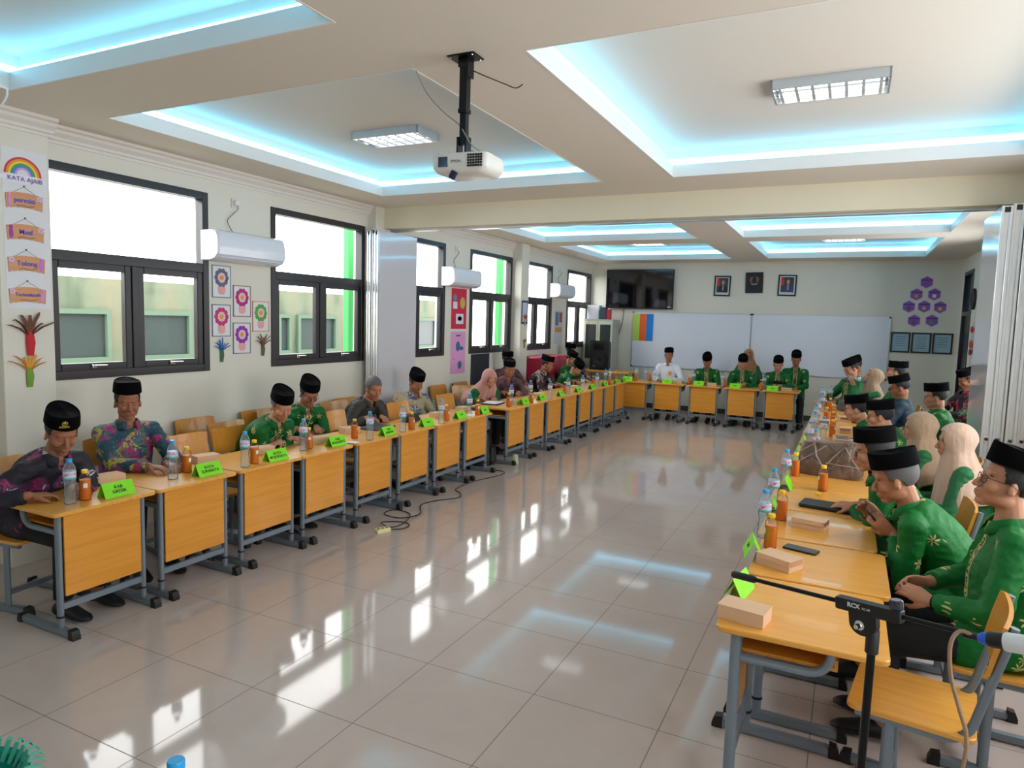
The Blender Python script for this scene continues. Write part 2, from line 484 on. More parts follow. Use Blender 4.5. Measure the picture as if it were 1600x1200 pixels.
# outside: yard, neighbouring building, green pillars
struct(MB().box(-20, XL - .3, -6, 24, -.35, -.3).obj('ground', mat('yard_concrete', S((170, 168, 160)), .9), smooth=0))
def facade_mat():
    M = mat('darkened_mossy_render', S((196, 204, 176)), .9); g = G(M); v = g.new('ShaderNodeNewGeometry').outputs['Position']
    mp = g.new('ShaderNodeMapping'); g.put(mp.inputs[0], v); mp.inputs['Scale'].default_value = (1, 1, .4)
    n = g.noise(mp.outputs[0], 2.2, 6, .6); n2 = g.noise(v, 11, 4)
    c = g.ramp(n, [(.3, S((126, 120, 98))), (.5, S((112, 120, 102))), (.72, S((84, 96, 78)))])  # moss mottling; all tones darkened in colour to offset the strong daylight outside
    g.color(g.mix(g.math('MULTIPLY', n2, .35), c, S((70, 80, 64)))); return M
bd = thing('neighbouring_building', 'low pale green weathered building seen through the left windows', 'building', (-8.5, 4, -.3))
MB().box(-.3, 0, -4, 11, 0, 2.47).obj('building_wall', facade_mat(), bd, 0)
M_SHUT = mat('darkened_pale_green_frame', S((86, 108, 90)), .7); M_DG = mat('dusty_dark_glass', S((46, 58, 58)), .35)  # pale green frames, colour darkened like the wall to offset the daylight
for (ya, yb) in ((-.3, .6), (.75, 1.6), (1.85, 2.8), (3.0, 3.4), (4.45, 4.75), (4.9, 5.9), (7.2, 8.0), (8.3, 9.3)):
    b = MB(); z0, z1 = 1.42, 2.08; f = .06
    for q in ((ya, ya + f, z0, z1), (yb - f, yb, z0, z1), (ya + f, yb - f, z0, z0 + f), (ya + f, yb - f, z1 - f, z1)): b.box(0, .06, *q)
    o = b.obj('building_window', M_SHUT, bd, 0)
    MB().box(-.01, .01, ya + f, yb - f, z0 + f, z1 - f).obj('window_glass', M_DG, o, 0)
M_GREENP = mat('bright_green_paint', S((52, 150, 76)), .6)
for i, (ya, yb, w) in enumerate(((7.49, 7.62, 'second'), (12.0, 12.35, 'fourth'))):
    tag(MB().box(-6.3, -6.2, ya, yb, -.3, 4.2, .01).obj('pillar', M_GREENP, smooth=0), 'bright green outdoor pillar seen through the %s window from the near end' % w, 'pillar', 'green outdoor pillars')

# ------------------------------------------------------------------ desks and chairs
def cap_shape(b, x0, x1, y0, y1, flip):
    # black end cap: taller block with a sloping nose
    h = .055
    if flip: pr = [(x1, 0), (x1, h), (x0 + .012, h * .92), (x0, .02), (x0, 0)]
    else: pr = [(x0, 0), (x1, 0), (x1, .02), (x1 - .012, h * .92), (x0, h)]
    b.loft([[(p[0], y, p[1]) for p in pr] for y in (y0, y1)])
def make_desk():
    t = thing('desk', '', 'desk')
    MB().rbox(-.285, .285, -.304, .304, .678, .70, .03, .004).obj('tabletop', [M_WOODT], t)
    MB().box(.222, .236, -.225, .225, .215, .672, .002).obj('modesty_panel', M_WOOD, t, 0)
    b = MB(); b.box(-.13, .20, -.225, .225, .588, .602, .002); b.box(-.13, -.118, -.225, .225, .602, .63); b.obj('book_shelf', M_WOODC, t, 0)
    for s in (-1, 1):
        y = .245 * s
        b = MB(); b.tube([(.215, y, .05), (.215, y, .678)], .021, 14, ell=.75, up=(0, 1, 0)); b.obj('leg', M_STEEL, t)
        b = MB(); b.tube([(.215, y, .03), (.215, y, .11)], .0165, 12, ell=.75, up=(0, 1, 0)); b.obj('leg_insert', M_STEEL, t)
        b = MB(); b.tube([(.215, y, .098), (.215, y, .108)], .0245, 14, ell=.8, up=(0, 1, 0)); b.obj('collar_ring', M_BLACKP, t)
        b = MB(); b.box(-.13, .325, y - .018, y + .018, .008, .042, .006); b.obj('foot_bar', M_STEEL, t)
        for q_ in ((.31, .355, False), (-.165, -.125, True)): b = MB(); cap_shape(b, q_[0], q_[1], y - .022, y + .022, q_[2]); b.obj('end_cap', M_BLACKP, t)
        pts = [(.2, y, .575), (-.03, y, .575)] + [(-.03 - .075 * sin(a), y, .65 - .075 * cos(a)) for a in (.3, .6, .9, 1.2, 1.5)] + [(-.105, y, .679)]
        b = MB(); b.tube(pts, .016, 10); b.obj('side_rail', M_STEEL, t)
    MB().box(.205, .225, -.235, .235, .14, .175, .004).obj('cross_rail', M_STEEL, t)
    return t
P_DESK = Proto(make_desk())

def make_chair():
    """sitter faces +x"""
    t = thing('school_chair', '', 'chair')
    MB().rbox(-.20, .20, -.20, .20, .422, .44, .035, .003).obj('seat', M_WOODT, t)
    R = T(-.235, 0, .76) @ RY(-12)
    b = MB(); n = 8; rings = []
    for i in range(n + 1):
        y = -.2 + .4 * i / n; c = -.018 * (1 - (y / .2) ** 2); e = .012 * max(0, (abs(y) - .16) / .04)
        rings.append([(c, y, -.1 + e), (c + .014, y, -.1 + e), (c + .016, y, 0), (c + .014, y, .1 - e), (c, y, .1 - e)])
    b.loft(rings, R); b.obj('backrest', M_WOODC, t)
    for s in (-1, 1):
        y = .17 * s
        MB().tube([(.06, y, .04), (.06, y, .405)], .02, 12, ell=.75, up=(0, 1, 0)).obj('leg', M_STEEL, t)
        MB().box(-.19, .22, y - .016, y + .016, .008, .04, .006).obj('foot_bar', M_STEEL, t)
        for q_ in ((.205, .25, False), (-.225, -.185, True)): b = MB(); cap_shape(b, q_[0], q_[1], y - .02, y + .02, q_[2]); b.obj('end_cap', M_BLACKP, t)
        pts = [(.17, y, .408), (-.08, y, .405)] + [(-.09 - .1 * sin(a), y, .505 - .1 * cos(a)) for a in (.2, .5, .8, 1.1, 1.4)] + [(-.215, y, .6), (-.25, y, .74), (-.272, y, .845)]
        MB().tube(pts, .015, 10).obj('back_tube', M_STEEL, t)
    MB().box(.05, .07, -.16, .16, .10, .13, .003).obj('cross_rail', M_STEEL, t)
    return t
P_CHAIR = Proto(make_chair())

LD = [-4.005, .62]
SIGN_TXT = ['KAB\nGRESIK', 'KOTA\nSURABAYA', 'KOTA\nMOJOKERTO', 'KAB\nMOJOKERTO', 'KAB\nJOMBANG']
DY1 = [2.425, 3.04, 3.67, 4.28, 4.935, 5.56, 6.19, 6.81]
DY2 = [7.80, 8.42, 9.05, 9.68, 10.33, 10.95, 11.57, 12.18]
who1 = ['with the sign reading GRESIK', 'with the sign reading SURABAYA', 'with the sign reading KOTA MOJOKERTO', 'with the sign reading KAB MOJOKERTO', 'with the sign reading JOMBANG']
for i, y in enumerate(DY1):
    lab = 'yellow wood desk %s in the left row' % (who1[i] if i < 5 else '%s from the near end' % ORD[i])
    P_DESK((-4.005, y, 0), 0, lab, 'desks in the left row')
for i, y in enumerate(DY2):
    P_DESK((-3.975, y, 0), 0, 'yellow wood desk, %s beyond the gap in the left row' % ORD[i], 'desks in the left row')
DXB = [-3.62, -2.98, -2.32, -1.66, -1.02]
BY = 12.86
for i, x in enumerate(DXB):
    P_DESK((x, BY, 0), -90, 'yellow wood desk, %s from the left in the row before the whiteboards' % ORD[i], 'desks in the row before the whiteboards')
DYR = [2.83 + .63 * i for i in range(15)]
for i, y in enumerate(DYR):
    P_DESK((-.09 + (.03 if i == 1 else 0) - (.02 if i == 3 else 0), y, 0), 180, 'yellow wood desk, %s from the camera in the right row' % (ORD[i] if i < 14 else 'farthest'), 'desks in the right row')

# loose chairs
for x, y, lab in ((-4.27, 3.54, 'empty chair pushed under the SURABAYA desk'),
                  (-4.27, 3.99, 'empty chair between the batik man and the green men'),
                  (-4.27, 5.2, 'empty chair between the man in green with glasses and the grey haired man'),
                  (-4.20, 6.2, 'empty chair in front of the man in blue and cream batik'),
                  (-4.22, 7.22, 'empty chair at the last desk before the gap')):
    P_CHAIR((x, y, 0), 0, lab, 'empty chairs at the left desks')
for x, y, lab in ((-4.9, 4.15, 'chair against the wall under the blue paper flower'),
                  (-4.9, 4.86, 'chair against the wall under the brown paper flower'),
                  (-4.88, 6.15, 'chair against the wall left of the folded partition'),
                  (-4.9, 8.14, 'chair against the wall right of the folded partition'),
                  (-4.9, 8.75, 'chair against the wall under the pink poster'),
                  (-4.9, 10.75, 'chair against the wall near the far column')):
    P_CHAIR((x, y, 0), 0, lab, 'chairs along the left wall')
P_CHAIR((.30, 2.87, 0), 172, 'empty school chair in the foreground beside the microphone stand')

# ------------------------------------------------------------------ things on the desks
M_WATER = glass_mat('bottle_water', (.95, .98, 1.), .03, .02)
M_PETT = glass_mat('clear_tea_bottle_plastic', (.97, .97, .95), .14, .1, .02)
M_CAPB = mat('sky_blue_cap', S((30, 160, 226)), .4)
M_CAPY = mat('yellow_cap', S((246, 196, 20)), .4)
M_TEA = mat('amber_tea', S((232, 122, 14)), .2, spec=.4)
def label_mat():
    M = mat('bottle_label', S((120, 196, 206)), .35); g = G(M); v = g.obj()
    sp = g.new('ShaderNodeSeparateXYZ'); g.put(sp.inputs[0], v)
    z = g.math('MULTIPLY', g.math('SUBTRACT', sp.outputs[2], .145), 20.)
    base = g.ramp(z, [(0., S((26, 160, 160))), (.3, S((190, 226, 236))), (.55, S((214, 170, 214))), (.8, S((196, 226, 240)))])
    n = g.noise(v, 60, 2, 1.); g.color(g.mix(g.math('GREATER_THAN', n, .6), base, S((220, 70, 130)))); return M
M_LAB = label_mat()
def make_water():
    t = thing('water_bottle', '', 'bottle')
    prof = [(.028, 0), (.031, .004), (.032, .02), (.0285, .03), (.031, .042), (.0285, .054), (.0305, .066), (.0275, .078), (.026, .09), (.027, .1), (.0275, .112), (.031, .125), (.0325, .14),
            (.0325, .19), (.031, .202), (.026, .218), (.018, .23), (.0135, .236), (.0135, .244)]
    MB().lathe(prof, 20).obj('bottle_body', M_PET, t, 60)
    MB().lathe([(max(.002, r - .0015), z + .002) for r, z in prof[:14]], 16).obj('water', M_WATER, t, 60)
    MB().lathe([(.033, .142), (.033, .188)], 20).obj('label_band', M_LAB, t)
    b = MB(); b.lathe([(.0155, .238), (.016, .24), (.016, .254), (.0145, .257)], 16); b.obj('bottle_cap', M_CAPB, t); return t
P_WATER = Proto(make_water())
def make_tea():
    t = thing('tea_bottle', '', 'bottle')
    MB().lathe([(.026, 0), (.03, .004), (.03, .03), (.0285, .034), (.03, .038), (.03, .06), (.0285, .064), (.03, .068), (.03, .12), (.028, .132), (.022, .145), (.015, .152), (.015, .16)], 20).obj('bottle_body', M_PETT, t, 60)
    MB().lathe([(.0245, .003), (.0285, .006), (.0285, .118)], 18).obj('tea', M_TEA, t, 60)
    b = MB(); b.lathe([(.0165, .155), (.0175, .157), (.0175, .172), (.016, .175)], 16); b.obj('bottle_cap', M_CAPY, t)
    b = MB(); pts = [(-.012, .004), (.012, .004)]
    vs = []
    for i in range(5):
        a = radians(-20 + 10 * i); vs += [(.0306 * cos(a), .0306 * sin(a), .075), (.0306 * cos(a), .0306 * sin(a), .1)]
    b.add(vs, [(2 * i, 2 * i + 2, 2 * i + 3, 2 * i + 1) for i in range(4)]); b.obj('paper_sticker', M_PAPER, t); return t
P_TEA = Proto(make_tea())
def make_box():
    t = thing('snack_box', '', 'box')
    MB().box(-.085, .085, -.055, .055, 0, .052, .0015).obj('box_body', M_CARD, t, 0)
    b = MB(); b.box(-.087, .087, -.057, .0565, .052, .0545, .0008)
    # scalloped front flap
    n = 25; top = [(-.078 + .156 * i / n, -.0575, .053) for i in range(n + 1)]
    bot = [(-.078 + .156 * i / n, -.0595, .034 - .003 * abs(sin(i * pi / 4))) for i in range(n + 1)]
    b.add(top + bot, [(i, i + n + 1, i + n + 2, i + 1) for i in range(n)])
    b.add([(p[0], p[1] - .001, p[2]) for p in top + bot], [(i, i + 1, i + n + 2, i + n + 1) for i in range(n)])
    b.obj('lid', M_CARD, t, 0)
    b = MB(); b.add([(.0865, -.05, .053), (.0865, .05, .053), (.0885, .044, .028), (.0885, -.044, .028)], [(0, 3, 2, 1), (0, 1, 2, 3)]); b.obj('side_flap', M_CARDL, t, 0)
    return t
P_BOX = Proto(make_box())
def make_sign(txt, near=True):
    """folded card; long axis y, faces +x"""
    t = thing('name_sign', '', 'sign'); h, w, d, th = .082, .185, .042, .0012
    b = MB()
    for s in (1, -1):
        pr = [(d * s, 0), (.0, h), (0., h - .003), ((d - .003) * s, 0)]
        b.loft([[(p[0], y, p[1]) for p in (pr if s > 0 else pr[::-1])] for y in (-w / 2, w / 2)])
    b.obj('folded_card', M_SIGN, t, 0)
    for s in ((1, -1) if near else (1,)):
        R = (T(.0212 + .0012, 0, .041) @ RY(-27) @ RZ(90) @ RX(90)) if s == 1 else (RZ(180) @ T(.0212 + .0012, 0, .041) @ RY(-27) @ RZ(90) @ RX(90))
        text_mesh('lettering', txt, .027, R, M_INK, t, .0004, bold=.0004)
    return t

cnt = {}
def put(kind, x, y, label, rz=None, z=.70, txt=None):
    x += 0; j = rnd.uniform(-1, 1)
    if kind == 'b': return P_WATER((x, y, z), 90 * j, label, 'water bottles on the desks')
    if kind == 't': return P_TEA((x, y, z), rz if rz is not None else 40 * j, label, 'tea bottles on the desks')
    if kind == 'x': return P_BOX((x, y, z), rz if rz is not None else 80 + 12 * j, label, 'snack boxes on the desks')
NEARW = ['by the GRESIK sign', 'by the SURABAYA sign', 'by the KOTA MOJOKERTO sign', 'by the KAB MOJOKERTO sign', 'by the JOMBANG sign', 'before the black bag', 'on the seventh left desk', 'on the last desk before the gap']
LW = [(-3.864, 2.295), (-3.9, 2.974), (-3.80, 3.479), (-3.90, 4.168), (-3.76, 4.841), (-3.78, 5.366), (-3.76, 6.03), (-3.82, 6.72)]
LT = [(-3.88, 2.39), (-4.0, 3.16), (-3.84, 3.60), (-3.92, 4.25), (-3.93, 4.84), (-3.79, 5.53), (-3.83, 6.24), (-3.78, 6.84)]
LX = [(-4.15, 2.70), (-4.17, 3.45), (-4.08, 3.90), (-4.04, 4.50), (-4.16, 5.05), None, (-4.05, 6.42), (-4.07, 7.0)]
LS = [(-3.83, 2.545), (-3.835, 3.19), (-3.81, 3.78), (-3.84, 4.49), (-3.80, 5.15), (-3.80, 5.81), (-3.81, 6.49), (-3.79, 7.0)]
for i in range(8):
    put('b', *LW[i], 'clear water bottle with blue cap %s' % NEARW[i])
    put('t', *LT[i], 'amber tea bottle with yellow cap %s' % NEARW[i])
    if LX[i]: put('x', *LX[i], 'kraft snack box %s' % NEARW[i])
for i in range(5):
    s = make_sign(SIGN_TXT[i]); s.location = (*LS[i], .70); s.rotation_euler.z = radians(rnd.uniform(-4, 4))
    tag(s, 'lime green folded name sign reading %s' % SIGN_TXT[i].replace('\n', ' '), None, 'name signs on the desks')
P_SIGN = Proto(make_sign('KAB', False))
for i in (5, 6, 7):
    P_SIGN((*LS[i], .70), rnd.uniform(-4, 4), 'lime green folded name sign %s' % NEARW[i], 'name signs on the desks')
# second stretch of the left row: (kind, x, y)
L2 = [('t', -3.83, 7.74), ('b', -3.90, 7.95), ('x', -3.90, 8.06), ('s', -3.78, 8.10), ('b', -3.98, 8.72), ('t', -3.76, 8.27), ('s', -3.80, 8.70), ('b', -3.74, 8.86), ('x', -4.0, 9.0),
      ('s', -3.78, 9.35), ('t', -3.87, 9.75), ('b', -3.75, 9.58), ('s', -3.77, 10.05), ('b', -3.75, 10.2), ('x', -4.0, 10.5), ('s', -3.77, 10.7), ('t', -3.93, 11.2), ('b', -3.74, 10.86), ('s', -3.77, 11.35),
      ('b', -3.92, 11.85), ('t', -3.79, 11.7), ('s', -3.75, 11.95), ('b', -3.98, 12.3), ('t', -3.9, 12.38), ('s', -3.74, 12.36)]
kw = {'b': ('water bottle', 'clear water bottle with blue cap'), 't': ('tea', 'amber tea bottle with yellow cap'), 'x': ('box', 'kraft snack box'), 's': ('sign', 'lime green folded sign')}
cc = {}
def run(lst, phrase, rzs=0):
    for k_, x, y in lst:
        cc.setdefault((phrase, k_), 0); n_ = cc[(phrase, k_)]; cc[(phrase, k_)] += 1
        lab = '%s, %s %s' % (kw[k_][1], ORD[n_] if n_ < 14 else 'farthest', phrase)
        if k_ == 's': P_SIGN((x, y, .70), rzs + rnd.uniform(-5, 5), lab, 'name signs on the desks')
        else: put(k_, x, y, lab, (90 + rzs + rnd.uniform(-9, 9)) if k_ == 'x' else None)
run(L2, 'beyond the gap in the left row')
BK = [('s', -3.75, 12.68), ('t', -3.62, 12.75), ('b', -3.66, 12.95), ('b', -3.50, 13.02), ('t', -3.42, 13.04), ('b', -3.27, 12.8), ('s', -3.0, 12.70), ('x', -2.84, 12.82), ('t', -2.62, 12.85), ('b', -2.56, 12.92), ('s', -2.42, 12.70),
      ('x', -2.2, 12.78), ('b', -2.03, 12.82), ('t', -1.98, 12.9), ('s', -1.78, 12.68), ('t', -1.35, 12.75), ('b', -1.32, 12.93), ('s', -1.15, 12.66), ('x', -.93, 12.76)]
run(BK, 'from the left on the desks before the whiteboards', -90)
# right row
put('x', -.288, 2.64, 'kraft snack box on the nearest right desk', 170)
put('x', -.225, 3.32, 'kraft snack box beside the phone lying on the right desks', -28)
put('x', -.13, 4.07, 'kraft snack box at the hands of the man holding a phone', -12)
for x, y, rz, lab in ((-.345, 2.90, 172, 'lime green sign partly hidden behind the nearest snack box'), (-.355, 3.44, 190, 'lime green sign standing alone at the second right desk'),
                      (-.345, 4.3, 180, 'lime green sign between the nearest water bottles'), (-.33, 5.0, 178, 'lime green sign behind the third water bottle'),
                      (-.33, 5.78, 178, 'lime green sign just left of the brown handbag'), (-.33, 6.35, 184, 'lime green sign beyond the brown handbag'), (-.33, 7.0, 180, 'lime green sign left of the crowded bottles')):
    P_SIGN((x, y, .70), rz, lab, 'name signs on the desks')
for x, y, lab in ((-.34, 3.74, 'nearest water bottle of the right row, beside the open tea bottle'), (-.352, 4.34, 'second water bottle of the right row from the camera'), (-.34, 5.08, 'third water bottle of the right row from the camera')):
    put('b', x, y, lab)
for x, y, lab in ((-.29, 3.58, 'nearest tea bottle of the right row behind the snack box'), (-.285, 4.14, 'half empty tea bottle between the water bottles and black case'), (-.10, 5.06, 'tea bottle standing before the brown handbag'),
                  (-.30, 5.46, 'full tea bottle left of the brown handbag')):
    put('t', x, y, lab, 200)
RR = [('b', -.20, 6.25), ('b', -.27, 6.75), ('t', -.235, 6.12), ('b', -.17, 7.2), ('b', -.27, 7.6), ('b', -.28, 8.3), ('b', -.29, 9.0), ('b', -.27, 9.9), ('b', -.30, 10.9), ('b', -.20, 11.2), ('t', -.10, 7.7), ('t', -.11, 8.5),
      ('t', -.12, 9.3), ('t', -.19, 8.9), ('t', -.18, 10.1), ('t', -.26, 10.6), ('t', -.26, 11.4), ('x', -.2, 8.6), ('x', 0.0, 9.1), ('x', .02, 8.1), ('x', -.3, 7.5), ('x', -.12, 6.55), ('x', -.3, 5.95)]
run(RR, 'beyond the brown handbag on the right desks', 180)

def simple(name, mb, mt, label, cat, loc, rz=0, smooth=35, group=None):
    o = mb.obj(name, mt, None, smooth); o.location = loc; o.rotation_euler.z = radians(rz); return tag(o, label, cat, group)
def phone(loc, rz, label, rot=None, sz=(.076, .16)):
    t = thing('smartphone', label, 'phone', loc, rz)
    if rot is not None: t.rotation_euler = rot
    MB().rbox(-sz[0] / 2, sz[0] / 2, -sz[1] / 2, sz[1] / 2, 0, .009, .009, .002).obj('phone_body', M_BLACKP, t)
    MB().rbox(-sz[0] / 2 + .003, sz[0] / 2 - .003, -sz[1] / 2 + .003, sz[1] / 2 - .003, .009, .0094, .007).obj('screen', M_SCREEN, t)
    return t
M_SCREEN = mat('dark_phone_glass', S((42, 58, 62)), .08, coat=.6)
phone((-.148, 3.62, .70), 75, 'dark smartphone lying flat on the second right desk')
phone((-4.14, 3.2, .70), 20, 'smartphone lying by the batik man')
simple('laptop', MB().rbox(-.12, .12, -.17, .17, 0, .012, .015, .003), mat('dark_laptop', S((52, 54, 60)), .35), 'closed dark laptop in front of the grey haired man', 'laptop', (-4.13, 5.42, .70), 4)
M_LEATH = mat('black_leather', S((20, 22, 30)), .45, bump=.2, bscale=200)
def blob(w, l, h, sag=.2, n=20):
    b = MB(); rings = []
    for j in range(7):
        u = j / 6; z = h * u; k = (1 - .35 * u ** 3) * (1 + .06 * sin(u * 9))
        rings.append([((w / 2) * k * (abs(cos(a)) ** .55) * (1 if cos(a) > 0 else -1), (l / 2) * k * (abs(sin(a)) ** .55) * (1 if sin(a) > 0 else -1), z * (1 + .05 * sin(3 * a))) for a in [2 * pi * i / n for i in range(n)]])
    b.loft(rings); return b
simple('pouch', blob(.14, .26, .07), M_LEATH, 'black leather bag lying before the blue batik man', 'bag', (-4.12, 6.0, .70), 10)
simple('tablet_case', MB().rbox(-.17, .17, -.09, .09, 0, .022, .02, .006), M_LEATH, 'dark blue zipped case lying behind the phone holder\'s hands', 'case', (-.04, 4.58, .70), 172)
simple('bottle_cap', MB().lathe([(.0165, 0), (.0175, .002), (.0175, .014), (.016, .016)], 16), M_CAPY, 'loose yellow bottle cap lying by the folded hands', 'cap', (-.12, 4.80, .722))
nb = thing('notebook', 'dark notebook with loose white papers before the woman in pink', 'notebook', (-4.12, 7.86, .70), 8)
MB().rbox(-.11, .11, -.15, .15, 0, .014, .008, .002).obj('cover', M_LEATH, nb)
b = MB()
for i in range(4):
    b.box(-.1, .1, -.14, .14, .0145 + .002 * i, .016 + .002 * i, 0, RZ(-6 + 5 * i))
b.obj('loose_papers', M_PAPER, nb, 0)
simple('tissue_paper', MB().box(-.04, .04, -.03, .03, 0, .02, .004), M_PAPER, 'small white note beside the seventh left desk sign', 'paper', (-3.78, 6.68, .70))
simple('tissue_paper', MB().box(-.045, .045, -.04, .04, 0, .006, .001), M_PAPER, 'white paper slip right of the KAB MOJOKERTO sign', 'paper', (-3.80, 4.66, .70), 12)
simple('smartphone', MB().rbox(-.04, .04, -.08, .08, 0, .01, .008, .002), M_BLACKP, 'black phone on the desk before the man in white', 'phone', (-2.72, 13.0, .70), 60)
pc = thing('printed_carton', 'printed cardboard snack carton beneath a bottle on the right desks', 'box', (.03, 7.35, .70), 4)
MB().box(-.11, .11, -.16, .16, 0, .05, .003).obj('carton', M_CARD, pc, 0)
b = MB()
for j in range(3): b.box(-.09, .02 + .05 * (j % 2), -.12 + .08 * j, -.07 + .08 * j, .0502, .0508)
b.obj('print', mat('navy_print', S((54, 70, 110)), .6), pc, 0)
# brown handbag
def bag_mat():
    M = mat('taupe_quilted_leather', S((128, 108, 94)), .38, coat=.1); g = G(M); v = g.obj()
    n = g.noise(v, 7, 5, 1.2); g.color(g.ramp(n, [(.3, S((86, 68, 58))), (.6, S((116, 95, 82))), (.8, S((134, 114, 102)))]))
    vo = g.new('ShaderNodeTexVoronoi', feature='DISTANCE_TO_EDGE'); g.put(vo.inputs['Vector'], v); vo.inputs['Scale'].default_value = 9
    g.bump(g.math('MINIMUM', vo.outputs[0], .12), .9, .03); return M
M_BAG = bag_mat()
hb = thing('handbag', 'large taupe brown handbag standing on the right desks', 'bag', (-.07, 5.62, .70), -8)
b = MB(); rings = []; N = 40
for j in range(15):
    u = j / 14; z = .255 * u; w = .225 * (1 + .05 * sin(pi * u) - .12 * u); d = (.085 * (1 - .55 * u ** 1.5) + .012)
    if j == 0: w *= .94; d *= .9
    ring = []
    for i in range(N):
        a = 2 * pi * i / N; cx = (abs(cos(a)) ** .5) * (1 if cos(a) > 0 else -1); sy = (abs(sin(a)) ** .6) * (1 if sin(a) > 0 else -1)
        q = Vector((w * cx, d * sy, z)); q += Vector((0, 1, 0)) * (.010 * sin(22 * q.x + 16 * z) * sin(pi * u) + .008 * sin(37 * q.x - 25 * z) * sin(pi * u))
        q.z += .012 * sin(9 * q.x) * u
        ring.append(q)
    rings.append(ring)
b.loft(rings); b.obj('bag_body', M_BAG, hb, 50)
for s in (-1, 1):
    pts = [(-.12, s * .05, .20), (-.115, s * .055, .262), (-.10, s * (.075 + .02), .24), (-.085, s * .105, .16), (-.03, s * .12, .075), (.03, s * .118, .075), (.075, s * .105, .15), (.10, s * .085, .235), (.11, s * .055, .262), (.12, s * .05, .20)]
    MB().tube(pts, .008, 8, ell=.5).obj('strap', M_BAG, hb)
b = MB()
for (p, q) in (((-.2, -.088, .10), (-.02, -.07, .235)), ((-.05, -.098, .05), (.1, -.068, .24)), ((.1, -.068, .24), (.21, -.09, .08)), ((-.02, -.098, .11), (.2, -.092, .1)), ((-.21, -.082, .17), (-.1, -.06, .245))):
    b.tube([p, ((p[0] + q[0]) / 2, min(p[1], q[1]) - .012, (p[2] + q[2]) / 2), q], .004, 6)
b.obj('piping', mat('pale_taupe_piping', S((160, 140, 126)), .4), hb)
# batik bag of the far end
simple('cloth_bag', blob(.16, .24, .14), None or mat('grey_patterned_cloth', S((92, 80, 84)), .8, bump=.6, bscale=60), 'dark patterned cloth bag on the far right desks', 'bag', (.0, 10.25, .70), 20)

# ------------------------------------------------------------------ floor things
M_CREAM = mat('cream_plastic', S((236, 230, 176)), .4)
ps = thing('power_strip', 'cream power strip with three sockets on the floor', 'power strip', (-3.40, 4.56, 0), 68)
MB().box(-.065, .065, -.03, .03, 0, .032, .004).obj('casing', M_CREAM, ps)
b = MB()
for i in (-1, 0, 1):
    b.lathe([(.012, .0322), (.013, .0328)], 12, T(.04 * i, 0, 0))
b.obj('socket', M_BLACKP, ps)
def cable(name, pts, r, mt, label, cat='cable', n=8, sub=6):
    P = [Vector(p) for p in pts]; out = []
    for i in range(len(P) - 1):
        p0 = P[max(i - 1, 0)]; p1 = P[i]; p2 = P[i + 1]; p3 = P[min(i + 2, len(P) - 1)]
        for k_ in range(sub):
            t = k_ / sub
            out.append(.5 * ((2 * p1) + (-p0 + p2) * t + (2 * p0 - 5 * p1 + 4 * p2 - p3) * t * t + (-p0 + 3 * p1 - 3 * p2 + p3) * t ** 3))
    out.append(P[-1])
    o = MB().tube(out, r, n).obj(name, mt)
    if label: tag(o, label, cat)
    return o
z = .006
cable('extension_cord', [(-3.37, 4.62, .012), (-3.30, 4.70, z), (-3.31, 4.82, z), (-3.42, 4.86, z), (-3.56, 4.76, z), (-3.62, 4.66, z), (-3.6, 4.6, .012)][:5] + [(-3.40, 4.66, .014), (-3.36, 4.80, .016), (-3.50, 5.10, z), (-3.70, 5.14, z), (-3.70, 4.98, z), (-3.50, 4.95, z), (-3.42, 5.14, z), (-3.58, 5.40, z), (-3.55, 5.60, z), (-3.42, 5.84, z), (-3.50, 6.0, z), (-3.62, 6.12, z), (-3.63, 6.5, z), (-3.52, 6.98, z), (-3.60, 7.15, z), (-3.80, 7.10, z)],
      .0045, M_BLACKP, 'black extension cord looping along the floor beside the left desks', sub=5)
bp = thing('backpack', 'dark backpack on the floor in the gap of the left row', 'backpack', (-4.02, 7.42, 0), 20)
b = blob(.24, .34, .42); b.obj('bag_body', M_LEATH, bp)
blob(.08, .24, .2).obj('front_pocket', M_LEATH, bp).location = (.13, 0, .02)
simple('plastic_bag', blob(.16, .2, .16), mat('crumpled_grey_plastic', S((120, 118, 112)), .5, bump=.8, bscale=30), 'crumpled grey bag resting on the backpack', 'bag', (-4.04, 7.42, .425))
simple('paper_bag', blob(.07, .08, .12), mat('pale_green_paper', S((190, 198, 160)), .6), 'small pale packet on the floor by the gap in the left row', 'packet', (-3.66, 7.62, 0))
# foreground fringe and bottle at the bottom edge
b = MB()
for i in range(16):
    u = i / 15; c = Vector((-.62 - .10 + .17 * u, .60 - .06 + .02 * u, 1.172 - .01 * u))
    b.tube([c + Vector((0, 0, -.03)), c + Vector((-.006, .004, 0)), c + Vector((.008, .012, .014)), c + Vector((.028, .018, .008))], [.005, .005, .004, .0015], 6)

